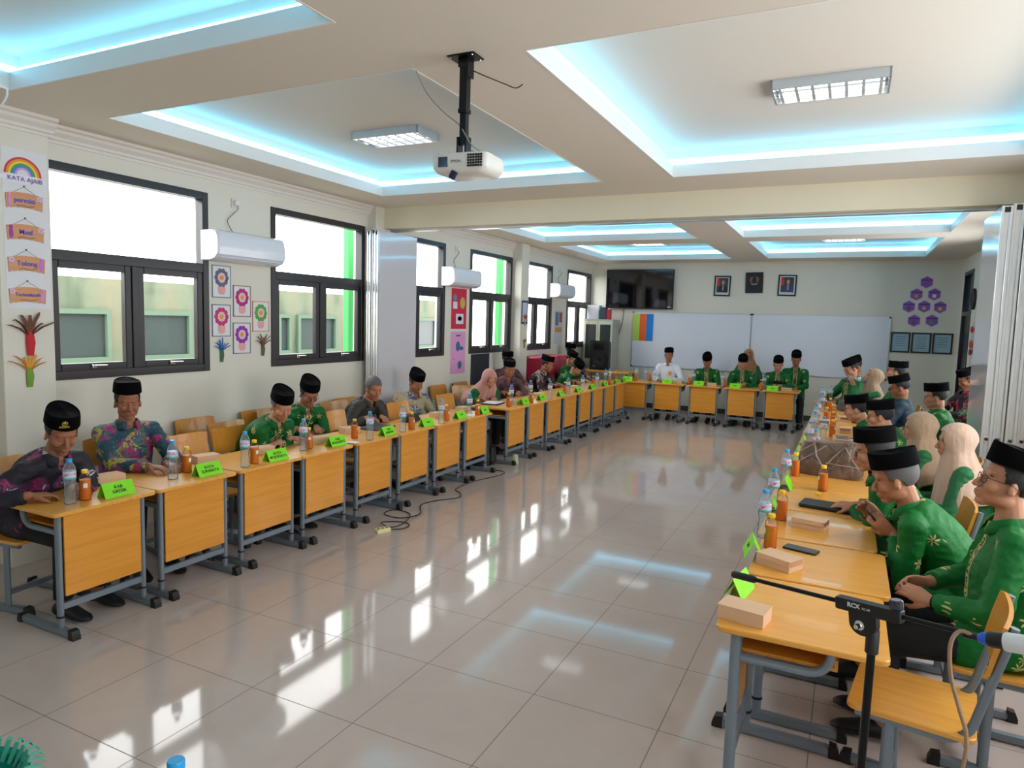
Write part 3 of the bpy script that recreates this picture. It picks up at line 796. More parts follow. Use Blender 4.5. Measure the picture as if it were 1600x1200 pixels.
# ------------------------------------------------------------------ ceiling fittings
M_MIRR = mat('mirror_reflector', (.8, .82, .84), .12, metal=1.)
M_TUBE = mat('fluorescent_tube', (.9, .92, .95), .4, emit=(.92, .97, 1.), es=5.)
def make_troffer():
    t = thing('louvred_lamp', '', 'lamp'); w, d = .66, .32
    b = MB()
    for q in ((-w / 2, w / 2, -d / 2, -d / 2 + .012), (-w / 2, w / 2, d / 2 - .012, d / 2), (-w / 2, -w / 2 + .012, -d / 2, d / 2), (w / 2 - .012, w / 2, -d / 2, d / 2)): b.box(*q, -.06, 0)
    b.obj('lamp_housing', M_ALU, t, 0)
    b = MB(); b.box(-w / 2 + .012, w / 2 - .012, -d / 2 + .012, d / 2 - .012, -.012, -.006)
    b.box(-w / 2 + .012, w / 2 - .012, -.006, .006, -.055, -.012); b.obj('reflector', M_MIRR, t, 0)
    b = MB()
    for i in range(7):
        x = -w / 2 + .05 + i * (w - .1) / 6
        b.loft([[(x - .009, y, -.055), (x + .009, y, -.055), (x + .002, y, -.015), (x - .002, y, -.015)] for y in (-d / 2 + .012, d / 2 - .012)])
    b.obj('louvre_blades', M_ALU2, t, 0)
    for y in (-.075, .075): MB().tube([(-w / 2 + .03, y, -.03), (w / 2 - .03, y, -.03)], .011, 10).obj('fluorescent_tube', M_TUBE, t)
    return t
P_TROF = Proto(make_troffer())
for x, y, lab in ((-.215, 4.79, 'louvred fluorescent lamp in the right ceiling recess nearest the beam'), (-3.52, 4.83, 'louvred fluorescent lamp in the recess left of the projector'),
                  (-3.50, 12.75, 'louvred fluorescent lamp in the far left recess above the television'), (-.2, 12.75, 'louvred fluorescent lamp in the far right recess'),
                  (-3.50, 9.1, 'louvred fluorescent lamp in the left recess just beyond the beam'), (-.2, 9.1, 'louvred fluorescent lamp in the right recess just beyond the beam'),
                  (-3.50, 1.1, 'louvred fluorescent lamp in the near left recess'), (-.2, 1.1, 'louvred fluorescent lamp in the near right recess')):
    P_TROF((x, y, ZU), 0, lab, 'louvred lamps in the ceiling recesses')

# projector hanging from its bracket
pj_ = thing('projector_mount', 'black telescopic ceiling bracket holding the projector', 'bracket', (-1.79, 3.03, ZC))
b = MB(); b.box(-.075, .075, -.055, .055, -.006, 0, .001); b.obj('ceiling_plate', M_BLACKM, pj_)
b = MB(); b.box(-.03, .03, -.022, .022, -.05, -.006, .002); b.box(.022, .032, -.03, .03, -.10, -.006, .001)
b.box(-.021, .021, -.021, .021, -.27, -.04, .002); b.obj('outer_tube', M_BLACKM, pj_)
b = MB(); b.box(-.017, .017, -.017, .017, -.42, -.26, .001); b.box(-.024, .024, -.024, .024, -.27, -.25, .001); b.obj('inner_tube', M_BLACKM, pj_)
b = MB(); b.box(-.028, -.018, -.025, .025, -.47, -.385, .001); b.box(.018, .028, -.025, .025, -.47, -.385, .001); b.box(-.035, .035, -.03, .03, -.478, -.47, .001)
for a in (40, 140, 220, 320): b.box(.02, .13, -.008, .008, -.482, -.476, .001, RZ(a))
b.obj('tilt_head', M_BLACKM, pj_)
b = MB()
for dx in (-.06, .06):
    for dy in (-.04, .04): b.ball((dx, dy, -.008), .005, 8, 5)
b.obj('screw_heads', M_CHROME, pj_)
pr = thing('projector', 'white ceiling projector facing the near end of the room', 'projector', (-1.76, 3.03, ZC - .53), 4)
M_PW = mat('projector_white', S((226, 224, 218)), .35)
b = MB(); rings = []
for z, k_ in ((-.050, .72), (-.04, .88), (-.022, .98), (0., 1.), (.03, 1.), (.042, .97), (.046, .9)):
    rings.append([(.155 * k_ * (abs(cos(a)) ** .3) * (1 if cos(a) > 0 else -1), .12 * k_ * (abs(sin(a)) ** .3) * (1 if sin(a) > 0 else -1), z) for a in [2 * pi * i / 40 for i in range(40)]])
b.loft(rings); b.obj('projector_body', M_PW, pr)
MB().rbox(-.105, -.055, -.1245, -.115, -.022, .026, .003).obj('lens_window', mat('projector_lens', S((24, 30, 70)), .08, coat=1.), pr)
b = MB()
for i in range(6):
    for j in range(5): b.box(.052 + i * .0135, .062 + i * .0135, -.1235, -.118, -.026 + j * .0125, -.017 + j * .0125)
b.obj('vent_grille', M_BLACKP, pr, 0)
text_mesh('lettering', 'EPSON', .018, T(-.01, -.1222, .002) @ RX(90), mat('grey_print', S((90, 90, 96)), .5), pr, .0004)
b = MB(); b.box(-.015, .015, -.11, -.09, -.085, -.046, .002, RY(30)); b.obj('front_foot', mat('navy_plastic', S((24, 30, 66)), .4), pr)
cable('projector_cable', [(-2.13, 3.09, 3.09), (-2.06, 3.10, 2.96), (-1.93, 3.06, 2.84), (-1.82, 3.03, 2.76), (-1.765, 3.0, 2.70), (-1.72, 3.0, 2.64), (-1.66, 3.05, 2.60)], .003, mat('grey_cable', S((150, 146, 140)), .5), 'thin grey cable running from the left recess to the projector')
cable('loose_cable', [(-1.76, 3.06, 3.02), (-1.71, 3.1, 3.0), (-1.66, 3.2, 2.99), (-1.62, 3.25, 2.98), (-1.59, 3.27, 3.0)], .003, M_BLACKP, 'short black cable end dangling beside the projector bracket')
cable('recess_cable', [(-4.62, 2.44, 3.13), (-4.60, 2.44, 3.04), (-4.70, 2.42, 2.95), (-4.86, 2.40, 2.90), (-5.0, 2.4, 2.89)], .006, M_WHITEP, 'white cable drooping from the near left ceiling recess')

# ------------------------------------------------------------------ air conditioners and sockets
M_ACW = mat('air_conditioner_white', S((226, 230, 242)), .25, coat=.3)
def make_ac():
    t = thing('air_conditioner', '', 'air conditioner'); L = .80
    prof = [(0, .0), (0, .27), (.15, .27), (.19, .255), (.212, .22), (.22, .12), (.212, .055), (.18, .02), (.12, 0.)]
    b = MB()
    for (a, c, k_) in ((-L / 2, -L / 2 + .02, 1), (-L / 2 + .02, L / 2 - .02, 0), (L / 2 - .02, L / 2, 2)):
        ks = {0: (1, 1), 1: (.95, 1), 2: (1, .95)}[k_]
        cz = .135
        b.loft([[(p[0] * ks[i], y, cz + (p[1] - cz) * ks[i]) for p in prof] for i, y in enumerate((a, c))])
    b.obj('casing', M_ACW, t, 30)
    MB().box(.09, .2, -L / 2 + .06, L / 2 - .06, .012, .03, .004, T(.012, 0, -.004) @ RY(-22)).obj('air_outlet', mat('dark_outlet', S((40, 44, 56)), .5) if 'dark_outlet' not in bpy.data.materials else bpy.data.materials['dark_outlet'], t, 0)
    MB().box(.10, .205, -L / 2 + .05, L / 2 - .05, -.008, -.001, .002, T(0, 0, -.012) @ RY(-14)).obj('louvre_flap', M_ACW, t, 0)
    MB().box(.2195, .2215, -.03, .03, .135, .142).obj('badge', M_ALU, t, 0)
    return t
P_AC = Proto(make_ac())
for y, lab in ((4.685, 'white wall air conditioner between the first two left windows'), (8.67, 'white wall air conditioner above the red poster'), (12.56, 'white wall air conditioner at the far end of the left wall')):
    P_AC((XL, y, 2.245), 0, lab, 'air conditioners on the left wall')
M_SOCK = mat('socket_ivory', S((228, 220, 196)), .4)
for y, z in ((4.66, 2.80), (8.66, 2.79), (12.60, 2.79)):
    t = thing('wall_socket', 'ivory wall socket with plugged cord above the %s air conditioner' % {4.66: 'nearest', 8.66: 'middle', 12.6: 'farthest'}[y], 'socket', (XL, y, z), 0, 'sockets above the air conditioners')
    MB().box(0, .012, -.042, .042, -.042, .042, .004).obj('face_plate', M_SOCK, t); MB().box(.012, .045, -.022, .022, -.024, .022, .006).obj('plug', M_WHITEP, t)
    o = cable('power_cord', [(.035, .0, -.02), (.04, 0, -.06), (.03, -.07, -.13), (.02, -.1, -.18), (.03, -.06, -.26), (.05, -.03, -.29)], .004, mat('cord_grey', S((110, 108, 104)), .5) if 'cord_grey' not in bpy.data.materials else bpy.data.materials['cord_grey'], None); o.parent = t

# ------------------------------------------------------------------ wall decorations, left wall
def flat(mb, pts, x, dx=.0008):
    """flat coloured piece on a wall facing +x; pts (y,z) ccw seen from +x"""
    n = len(pts); mb.add([(x + dx, p[0], p[1]) for p in pts] + [(x, p[0], p[1]) for p in pts], [tuple(range(n))] + [(i, i + n, (i + 1) % n + n, (i + 1) % n) for i in range(n)])
CM = {}
def cm(c, rough=.7):
    if c not in CM: CM[c] = mat('paint_%d_%d_%d' % c, S(c), rough)
    return CM[c]
def disc(cy, cz, ry, rz=None, n=16, a0=0, a1=360):
    rz = rz or ry; full = a1 - a0 >= 360
    pts = [(cy + ry * cos(radians(a0 + (a1 - a0) * i / n)), cz + rz * sin(radians(a0 + (a1 - a0) * i / n))) for i in range(n if full else n + 1)]
    return pts
def rect(y0, y1, z0, z1): return [(y0, z0), (y1, z0), (y1, z1), (y0, z1)]
flower_cols = [((104, 106, 128), 'slate grey', 4.50, 2.07, (120, 140, 160)), ((200, 60, 110), 'crimson', 4.495, 1.715, (110, 120, 160)), ((190, 40, 130), 'magenta', 4.735, 1.90, (150, 120, 130)), ((150, 50, 170), 'purple', 4.73, 1.55, (130, 120, 140)), ((90, 170, 70), 'green', 4.965, 1.76, (220, 150, 130))]
for c, nm, y, z, fr in flower_cols:
    t = thing('flower_picture', 'small framed picture of a %s paper flower in a pink pot' % nm, 'picture', (XL, y, z), 0, 'flower pictures under the air conditioner')
    MB().box(0, .004, -.1, .1, -.142, .142).obj('card', M_PAPER, t, 0)
    b = MB()
    for q in ((-.105, -.097, -.147, .147), (.097, .105, -.147, .147), (-.105, .105, -.147, -.139), (-.105, .105, .139, .147)): b.box(0, .007, *q)
    b.obj('border', cm(fr), t, 0)
    b = MB()
    for i in range(10):
        a = 2 * pi * i / 10; flat(b, disc(.058 * cos(a), .035 + .062 * sin(a), .023, .026, 10), .0042 + .0003 * (i % 3))
    b.obj('petals', cm(c), t, 0)
    b = MB()
    for i in range(10):
        a = 2 * pi * (i + .5) / 10; flat(b, disc(.034 * cos(a), .035 + .036 * sin(a), .012, .012, 8), .0062 + .0003 * (i % 3))
    b.obj('inner_petals', cm((236, 200, 220)), t, 0)
    b = MB(); flat(b, disc(0, .035, .022), .0078); b.obj('flower_centre', cm((236, 160, 60)), t, 0)
    b = MB(); flat(b, [(-.042, -.05), (-.038, -.1), (-.02, -.118), (.02, -.118), (.038, -.1), (.042, -.05)], .005); b.obj('pot', cm((236, 168, 172)), t, 0)
def paper_flower(y, z, x, cols, lab, s=1., seed=1):
    t = thing('paper_flower', lab, 'decoration', (x, y, z)); r_ = random.Random(seed)
    b = MB(); n = 7
    for i in range(n):
        a = radians(35 + 110 * i / (n - 1)); L = (.10 + .05 * r_.random()) * s
        b.tube([(.01, 0, 0), (.02, L * .6 * cos(a), L * .7 * sin(a)), (.022, L * cos(a) * 1.1, L * sin(a)), (.02, L * cos(a) * 1.3, L * sin(a) * (.9 + .3 * r_.random()))], [.007 * s, .011 * s, .009 * s, .004 * s], 6, ell=.4)
    b.obj('petals', cm(cols[0]), t)
    b = MB(); b.tube([(.01, 0, .03 * s), (.012, .004, -.04 * s), (.01, 0, -.12 * s)], [.022 * s, .028 * s, .02 * s], 8, ell=.4); b.obj('stem_wrap', cm(cols[1]), t)
    return t
paper_flower(2.765, 1.59, -5.06, ((112, 64, 44), (196, 36, 44)), 'red and brown paper flower on the near column', 1.1, 2)
paper_flower(2.755, 1.35, -5.06, ((226, 160, 48), (120, 160, 50)), 'orange and green paper flower low on the near column', .9, 3)
paper_flower(4.49, 1.43, XL, ((36, 112, 190), (60, 110, 84)), 'blue paper flower below the crimson flower picture', .8, 4)
paper_flower(4.985, 1.47, XL, ((122, 84, 76), (92, 92, 62)), 'brown paper flower below the green flower picture', .8, 5)
paper_flower(10.66, 1.80, -5.02, ((190, 110, 60), (200, 150, 90)), 'small orange paper flower on the far column', .8, 6)
paper_flower(10.66, 1.40, -5.02, ((150, 120, 40), (120, 110, 40)), 'small olive paper flower low on the far column', .7, 7)
# rainbow poster and hanging plank signs on the near column
X0 = -5.06
t = thing('rainbow_poster', 'white poster with rainbow and purple lettering on the near column', 'poster', (X0, 2.763, 2.31), 0)
MB().box(0, .002, -.128, .155, -.53, .53).obj('sheet', M_PAPER, t, 0)
for i, c in enumerate(((206, 64, 84), (240, 150, 50), (246, 206, 70), (80, 160, 80), (60, 140, 220), (210, 160, 220))):
    b = MB(); ro = .118 - i * .0135; ri = ro - .0135; n = 24; A = [pi * j / n for j in range(n + 1)]
    vs = [(.003, ro * cos(a), .36 + ro * sin(a)) for a in A] + [(.003, ri * cos(a), .36 + ri * sin(a)) for a in A]
    b.add(vs, [(j, j + 1, j + n + 2, j + n + 1) for j in range(n)]); b.obj('rainbow_band', cm(c), t, 0)
b = MB()
b.add([(.005, .15 * cos(2 * pi * i / 40), .335 + (.026 + .005 * abs(sin(10 * pi * i / 40))) * sin(2 * pi * i / 40)) for i in range(40)], [tuple(range(40))])
b.obj('cloud', cm((236, 234, 246)), t, 0)
text_mesh('lettering', 'KATA AJAIB', .042, T(.0085, .01, .332) @ RZ(90) @ RX(90), cm((120, 76, 160)), t, .0003)
M_PLANK = wood_mat('printed_plank', S((212, 148, 96)), S((190, 122, 74)), 1)
for i, (z, tx, c1, fl) in enumerate(((2.495, 'permisi', (226, 150, 190), 1), (2.285, 'Maaf', (166, 70, 170), 1), (2.075, 'Tolong', (200, 120, 210), -1), (1.865, 'Terimakasih', (220, 150, 200), -1))):
    t = thing('plank_sign', 'small hanging plank sign reading %s on the near column' % tx, 'sign', (X0 + .0025, 2.765, z), 0, 'plank signs on the near column')
    n = 12; top = [(-.118 + .236 * j / n, .045 + .016 * sin(pi * j / n)) for j in range(n + 1)]; bot = [(-.112 + .224 * j / n, -.052 + .012 * sin(pi * j / n) + .003 * (j % 2)) for j in range(n + 1)]
    b = MB(); flat(b, bot + top[::-1], 0, .006); b.obj('plank', M_PLANK, t, 0)
    b = MB(); b.tube([(.003, -.07, .055), (.003, 0, .10), (.003, .07, .055)], .0012, 5); b.ball((.004, 0, .102), .006, 8, 5); b.obj('string', cm((120, 90, 80)), t)
    b = MB(); flat(b, disc(-.092 * fl, -.004, .014, .036, 10), .0068); b.ball((.008, -.092 * fl, .036), (.002, .012, .014), 8, 5); b.obj('printed_figure', cm(c1), t, 0)
    b = MB()
    for q in range(5): flat(b, disc(.096 * fl + .013 * cos(q * 1.257), .03 + .013 * sin(q * 1.257), .008, .008, 8), .0066 + .0003 * q)
    b.obj('printed_flower', cm((224, 190, 226)), t, 0)
    b = MB(); b.tube([(.007, -.05, -.03), (.007, -.02, -.024), (.007, .02, -.032), (.007, .06, -.022)], .002, 5); b.obj('printed_vine', cm((90, 80, 50)), t)
    text_mesh('lettering', tx, .046 if len(tx) < 9 else .033, T(.0085, 0, .008) @ RZ(90) @ RX(90), cm((84, 84, 196)), t, .0004, bold=.0006)
# posters left wall, second half
def poster(y0, y1, z0, z1, x, name, lab, base, bits):
    t = thing(name, lab, 'poster', (x, (y0 + y1) / 2, (z0 + z1) / 2)); w, h = (y1 - y0) / 2, (z1 - z0) / 2
    MB().box(0, .003, -w, w, -h, h).obj('sheet', cm(base), t, 0)
    for c, pts in bits:
        b = MB()
        for p in pts: flat(b, [(q[0] * w, q[1] * h) for q in p], .0035)
        b.obj('print', cm(c), t, 0)
    return t
poster(8.55, 8.98, 1.64, 2.23, XL, 'red_poster', 'red poster with pasted paper shapes under the middle air conditioner', (206, 36, 76),
       [((70, 150, 190), [disc(-.55, .55, .22, .16, 8)]), ((222, 226, 236), [rect(-.8, -.25, -.0, .35), rect(-.4, .6, -.75, -.25)]), ((190, 180, 80), [disc(.45, .3, .35, .3, 9)]), ((170, 110, 90), [disc(.1, -.48, .3, .12, 8)])])
poster(8.55, 8.97, .98, 1.60, XL, 'pink_poster', 'pink poster with blue drawings below the red poster', (226, 160, 214),
       [((60, 110, 150), [disc(-.05, .3, .3, .25, 7), disc(.45, .2, .3, .1, 8), disc(.25, -.6, .28, .2, 9)]), ((200, 180, 90), [disc(-.6, -.3, .15, .06, 8)]), ((90, 60, 90), [rect(-.3, .3, .78, .84)])])
poster(9.15, 9.75, .70, 1.25, XL, 'dark_poster', 'dark speckled board hanging behind the woman in pink', (34, 38, 48), [((90, 96, 110), [disc(-.5 + .17 * (i * 7 % 7), -.8 + .23 * (i * 5 % 8), .04, .04, 6) for i in range(14)])])
poster(10.53, 10.78, 1.73, 2.13, -5.02, 'notice_frame', 'small blue framed notice on the far column', (50, 66, 110), [((190, 200, 216), [rect(-.7, .7, -.82, .82)])])
poster(12.42, 12.84, 1.35, 2.0, XL, 'calendar', 'wall calendar under the farthest air conditioner', (196, 196, 206), [((90, 120, 160), [rect(-.8, -.1, .1, .9)]), ((150, 90, 90), [rect(.1, .8, .3, .9)]), ((200, 150, 90), [rect(-.8, .8, -.3, 0)])])
# red box behind
t = thing('red_cabinet', 'red pink plastic cabinet against the left wall beyond the far column', 'cabinet', (-4.98, 11.6, 0))
MB().box(-.2, .2, -.62, .62, 0, 1.16, .03).obj('cabinet_body', cm((196, 44, 76), .4), t); MB().box(.2, .21, -.5, .5, .1, 1.08, .004).obj('cabinet_door', cm((170, 34, 62), .4), t)

# ------------------------------------------------------------------ back wall
tv = thing('television', 'large black flat television high on the back wall', 'television', (-4.09, YB - .02, 2.52)); 
MB().box(-.73, .73, -.075, -.03, -.415, .415, .008).obj('tv_housing', M_BLACKP, tv)
MB().box(-.715, .715, -.0765, -.074, -.395, .40).obj('screen', mat('tv_screen', S((14, 12, 18)), .06, coat=.6), tv, 0)
MB().box(-.2, .2, -.03, .018, -.15, .15).obj('wall_bracket', M_BLACKM, tv, 0)
MB().box(.62, .68, -.0785, -.076, -.375, -.36).obj('badge', M_ALU2, tv, 0)
cable('television_cable', [(-4.42, YB - .03, 2.1), (-4.45, YB - .03, 1.8), (-4.55, YB - .03, 1.45), (-4.7, YB - .04, 1.2), (-4.85, YB - .05, 1.05)], .008, cm((90, 96, 96)), 'grey cable hanging below the television')
def whiteboard(x0, x1, lab):
    t = thing('whiteboard', lab, 'whiteboard', ((x0 + x1) / 2, YB, 1.46), 0, 'whiteboards on the back wall'); w = (x1 - x0) / 2; h = .59
    MB().box(-w + .01, w - .01, -.018, 0, -h + .01, h - .01).obj('board', M_WB, t, 0)
    b = MB()
    for q in ((-w, w, h - .015, h), (-w, w, -h, -h + .015), (-w, -w + .015, -h, h), (w - .015, w, -h, h)): b.box(q[0], q[1], -.024, 0, q[2], q[3], .002)
    b.obj('board_frame', M_ALU, t, 0)
    b = MB()
    for sx in (-1, 1):
        for sz in (-1, 1): b.box(sx * w - .03 * (sx > 0) - .0, sx * w + .03 * (sx < 0), -.028, 0, sz * h - .03 * (sz > 0), sz * h + .03 * (sz < 0), .003)
    b.obj('corner_cap', M_BLACKP, t, 0); return t
whiteboard(-4.22, -1.79, 'left whiteboard with the striped sheet in its corner'); whiteboard(-1.785, .655, 'right whiteboard beside the framed certificates')
t = thing('striped_sheet', 'green, orange and blue striped sheet on the left whiteboard', 'poster', (-3.99, YB - .025, 1.715))
for i, c in enumerate(((176, 214, 96), (236, 104, 36), (24, 130, 220))):
    MB().box(-.22 + .147 * i, -.22 + .147 * (i + 1), -.003, 0, -.285, .285).obj('stripe', cm(c), t, 0)
def frame_pic(x, z, w, h, lab, grp, fc, bits, tilt=0):
    t = thing('framed_picture', lab, 'picture', (x, YB - .004, z), 0, grp); t.rotation_euler = (0, radians(tilt), 0)
    b = MB(); f = .026
    for q in ((-w, w, h - f, h), (-w, w, -h, -h + f), (-w, -w + f, -h + f, h - f), (w - f, w, -h + f, h - f)): b.box(q[0], q[1], -.02, 0, q[2], q[3], .002)
    b.obj('picture_frame', cm(fc, .35), t, 0)
    MB().box(-w + f, w - f, -.008, 0, -h + f, h - f).obj('mount', cm(bits[0][0]), t, 0)
    for j, (c, pts) in enumerate(bits[1:]):
        b = MB()
        for p in pts: b.add([(q[0] * (w - f), -.0085 - .0005 * j, q[1] * (h - f)) for q in p], [tuple(range(len(p)))])
        b.obj('printed_image', cm(c), t, 0)
    return t
man = lambda suit: [((206, 208, 214), []), ((70, 66, 66), [rect(-.82, .82, -.72, .9)]), ((206, 60, 40), [rect(-.82, -.45, .0, .88)]), (suit, [[(-.6, -.7), (.75, -.7), (.7, -.15), (.3, .12), (-.1, .12), (-.5, -.2)]]), ((190, 150, 130), [disc(.1, .38, .2, .26, 12)]), ((150, 150, 170), [[(0, -.5), (.2, -.5), (.2, .1), (0, .1)]])]
frame_pic(-2.39, 2.60, .16, .205, 'left framed portrait of a man in a dark suit', 'framed pictures above the whiteboards', (20, 24, 30), man((40, 40, 46)), 1)
frame_pic(-1.78, 2.665, .165, .205, 'middle framed dark emblem picture above the whiteboards', 'framed pictures above the whiteboards', (24, 26, 30), [((44, 40, 44), []), ((130, 92, 60), [disc(-.3, .35, .35, .35, 10), disc(.3, .35, .35, .35, 10)]), ((30, 34, 50), [disc(0, .2, .3, .5, 8)]), ((170, 180, 190), [[(-.55, .0), (-.3, -.2), (.3, -.2), (.55, .0), (.3, -.1), (-.3, -.1)]])], -1)
frame_pic(-1.165, 2.615, .168, .205, 'right framed portrait of a man before a red flag', 'framed pictures above the whiteboards', (22, 34, 44), man((60, 76, 110)), 1)
for x, nm in ((.83, 'left'), (1.16, 'middle'), (1.49, 'right')):
    frame_pic(x, 1.59, .155, .185, '%s of the three black framed certificates' % nm, 'framed certificates beside the whiteboard', (18, 26, 30),
              [((158, 188, 204), [])] + [((96, 120, 136), [rect(-.6, .6, .6 - .25 * q, .66 - .25 * q) for q in range(5 if nm != 'middle' else 6)])])
hexes = [(1.17, 2.682, 'top', (150, 90, 170)), (1.026, 2.464, 'second row left', (220, 160, 60)), (1.304, 2.467, 'second row right', (230, 230, 236)), (.921, 2.243, 'third row left', (110, 90, 110)), (1.162, 2.247, 'third row middle', (220, 160, 150)), (1.409, 2.24, 'third row right', (230, 190, 110)), (1.02, 1.99, 'bottom left', (120, 90, 150)), (1.299, 1.998, 'bottom right', (120, 140, 90))]
for x, z, w, c in hexes:
    t = thing('hexagon_card', 'purple hexagon card, %s of the wall cluster' % w, 'decoration', (x, YB, z), 0, 'purple hexagon cards on the back wall')
    hx = lambda r, y: [(r * sin(radians(60 * i)), y, r * cos(radians(60 * i))) for i in range(6)]
    b = MB(); b.loft([hx(.118, 0), hx(.118, -.003)]); b.obj('backing', cm((206, 196, 226)), t, 0)
    b = MB(); b.loft([hx(.105, -.003), hx(.105, -.005)]); b.obj('card', cm((146, 96, 186)), t, 0)
    b = MB(); b.box(-.085, .085, -.0062, -.005, .03, .048); b.obj('title_bar', cm((96, 54, 140)), t, 0)
    b = MB(); b.loft([[(.035 * cos(a), y, -.03 + .035 * sin(a)) for a in [2 * pi * i / 8 for i in range(8)]] for y in (-.005, -.0065)]); b.obj('small_drawing', cm(c), t, 0)
# cabinet, speaker, stuff in the far left corner
cb = thing('steel_cabinet', 'grey steel cabinet with glazed doors in the far left corner', 'cabinet', (-4.93, 14.2, 0))
M_CABG = mat('cabinet_grey', S((176, 180, 178)), .4)
MB().box(-.24, .42, -.22, .22, 0, 1.86, .006).obj('cabinet_body', M_CABG, cb, 0)
for s in (0, 1):
    o = MB().box(-.22 + .32 * s, .09 + .32 * s, -.235, -.22, .95, 1.82, .003).obj('door', mat('cabinet_door_cream', S((214, 208, 186)), .4), cb, 0)
    MB().box(-.18 + .32 * s, .05 + .32 * s, -.24, -.236, 1.02, 1.75).obj('glass', M_DG, o, 0)
for i, (x, w, h, c, nm) in enumerate(((-.05, .14, .30, (214, 214, 222), 'white printed carton'), (.17, .07, .26, (60, 70, 96), 'dark blue packet'), (.27, .05, .22, (210, 60, 70), 'red packet'), (.1, .04, .20, (60, 120, 90), 'green packet'))):
    o = simple('packet', MB().box(-w, w, -.09, .09, 0, h, .01), cm(c), '%s standing on top of the steel cabinet' % nm, 'packet', (-4.93 + x, 14.12 - .04 * (i % 2), 1.86), 5 * i)
sp = thing('loudspeaker', 'black loudspeaker on a table in front of the steel cabinet', 'loudspeaker', (-4.60, 13.42, .82), 0)
b = MB(); b.loft([[(-.2, y0, 0), (.2, y0, 0), (.2, y0, .6), (-.2, y0, .6)] if i == 0 else [(-.15, .3, .03), (.15, .3, .03), (.15, .3, .57), (-.15, .3, .57)] for i, y0 in enumerate((0, .3))]); b.obj('speaker_cabinet', M_BLACKP, sp, 0)
b = MB(); b.lathe([(.02, 0), (.05, .012), (.135, .03), (.145, .028), (.15, .0)], 28, T(0, -.001, .2) @ RX(90)); b.obj('woofer', mat('speaker_cone', S((34, 34, 38)), .5), sp)
b = MB(); b.box(-.12, .12, -.02, 0, .42, .56, .01); b.obj('horn', M_BLACKM, sp); MB().box(-.13, -.04, -.004, 0, .06, .10).obj('badge', cm((150, 140, 110)), sp, 0)
tb = thing('side_table', 'wooden side table under the loudspeaker', 'table', (-4.45, 13.5, 0))
MB().rbox(-.45, .55, -.28, .28, .78, .82, .02, .003).obj('tabletop', M_WOODT, tb)
for sx in (-.4, .5):
    for sy in (-.24, .24): MB().box(sx - .02, sx + .02, sy - .02, sy + .02, 0, .78, .003).obj('leg', M_STEEL, tb)
# clock and hanging decorations on the right wall
ck = thing('wall_clock', 'round black rimmed clock on the right wall by the door', 'clock', (XR, 12.95, 2.33), 0)
b = MB(); b.lathe([(.15, 0), (.165, .0), (.17, .02), (.16, .04), (.15, .035)], 32, RY(-90)); b.obj('rim', M_BLACKP, ck)
b = MB(); b.lathe([(.0, .01), (.15, .012), (.15, .02)], 32, RY(-90)); b.obj('dial', M_PAPER, ck)
b = MB(); b.box(-.024, -.022, -.004, .004, 0, .1); b.box(-.026, -.024, 0, .07, -.004, .004); b.obj('hands', M_BLACKP, ck, 0)
t = thing('hanging_ornament', 'string of red and pink paper ornaments on the right wall', 'decoration', (XR - .02, 12.75, 1.0))
b = MB(); b.tube([(0, 0, 0), (0, 0, .95)], .002, 5); b.obj('string', cm((120, 90, 80)), t)
for z, c, s_ in ((.85, (190, 40, 60), .06), (.62, (200, 60, 50), .075), (.5, (150, 40, 40), .06), (.22, (226, 140, 180), .05), (.08, (60, 60, 120), .06)):
    b = MB(); b.ball((-.01, .02 * sin(z * 20), z), (.02, s_, s_ * .9), 9, 5); b.obj('ornament', cm(c), t)

# ------------------------------------------------------------------ microphone stand in the foreground
ms = thing('microphone_stand', 'black boom microphone stand in the right foreground', 'microphone stand', (.080, 1.545, 0))
B0 = ms.location.copy()
def L_(p): return Vector(p) - B0
MB().tube([(0, 0, .86), (.003, 0.01, 1.16)], .0085, 14).obj('upper_pole', M_BLACKM, ms)
b = MB(); b.tube([(0, 0, .05), (0, 0, .83)], .0125, 14); b.obj('lower_pole', M_BLACKM, ms)
b = MB(); b.lathe([(.0135, .80), (.0165, .805), (.0165, .868), (.013, .875), (.010, .885)], 16); b.obj('height_collar', M_BLACKP, ms)
for a in (20, 140, 260):
    b = MB(); b.tube([(.02, 0, .14), (.30, 0, .012)], .008, 8, RZ(a)); b.ball((.30, 0, .012), .014, 8, 6, RZ(a)); b.obj('leg', M_BLACKM, ms)
A_ = Vector((-.211, 1.647, 1.216)); E_ = Vector((.330, 1.359, 1.280)); 
A_ = L_(A_); E_ = L_(E_); ax = (E_ - A_).normalized()
MB().tube([A_ + ax * .05, E_ - ax * .03], .0048, 12).obj('boom', M_BLACKM, ms)
MB().tube([A_, A_ + ax * .004, A_ + ax * .058, A_ + ax * .062], [.007, .0085, .0085, .0065], 14).obj('boom_grip', M_BLACKP, ms)
C_ = A_ + ax * ((Vector((0, 0, 0)) - A_).dot(Vector((ax.x, ax.y, 0))) / (ax.x ** 2 + ax.y ** 2))
zax = ax; yax = Vector((0, 0, 1)).cross(zax).normalized(); xax = zax.cross(yax)
Rb = Matrix((zax, yax, xax)).transposed().to_4x4()  # local x along boom
MC = T(*C_) @ Rb
if (MC.to_3x3() @ Vector((0, 0, 1))).z < 0: MC = MC @ RX(180)
sg = 1 if (MC.to_3x3() @ Vector((0, 1, 0))).y > 0 else -1
b = MB(); b.rbox(-.052, .078, -.0115, .0115, -.012, .0115, .005, .002, MC); b.obj('boom_clamp', M_BLACKP, ms)
b = MB()
n = 16; prof = [(-.025, .0), (.030, 0)] + [(.003 + .027 * cos(a), -.026 - .024 * sin(a)) for a in [pi * j / n for j in range(n + 1)]]
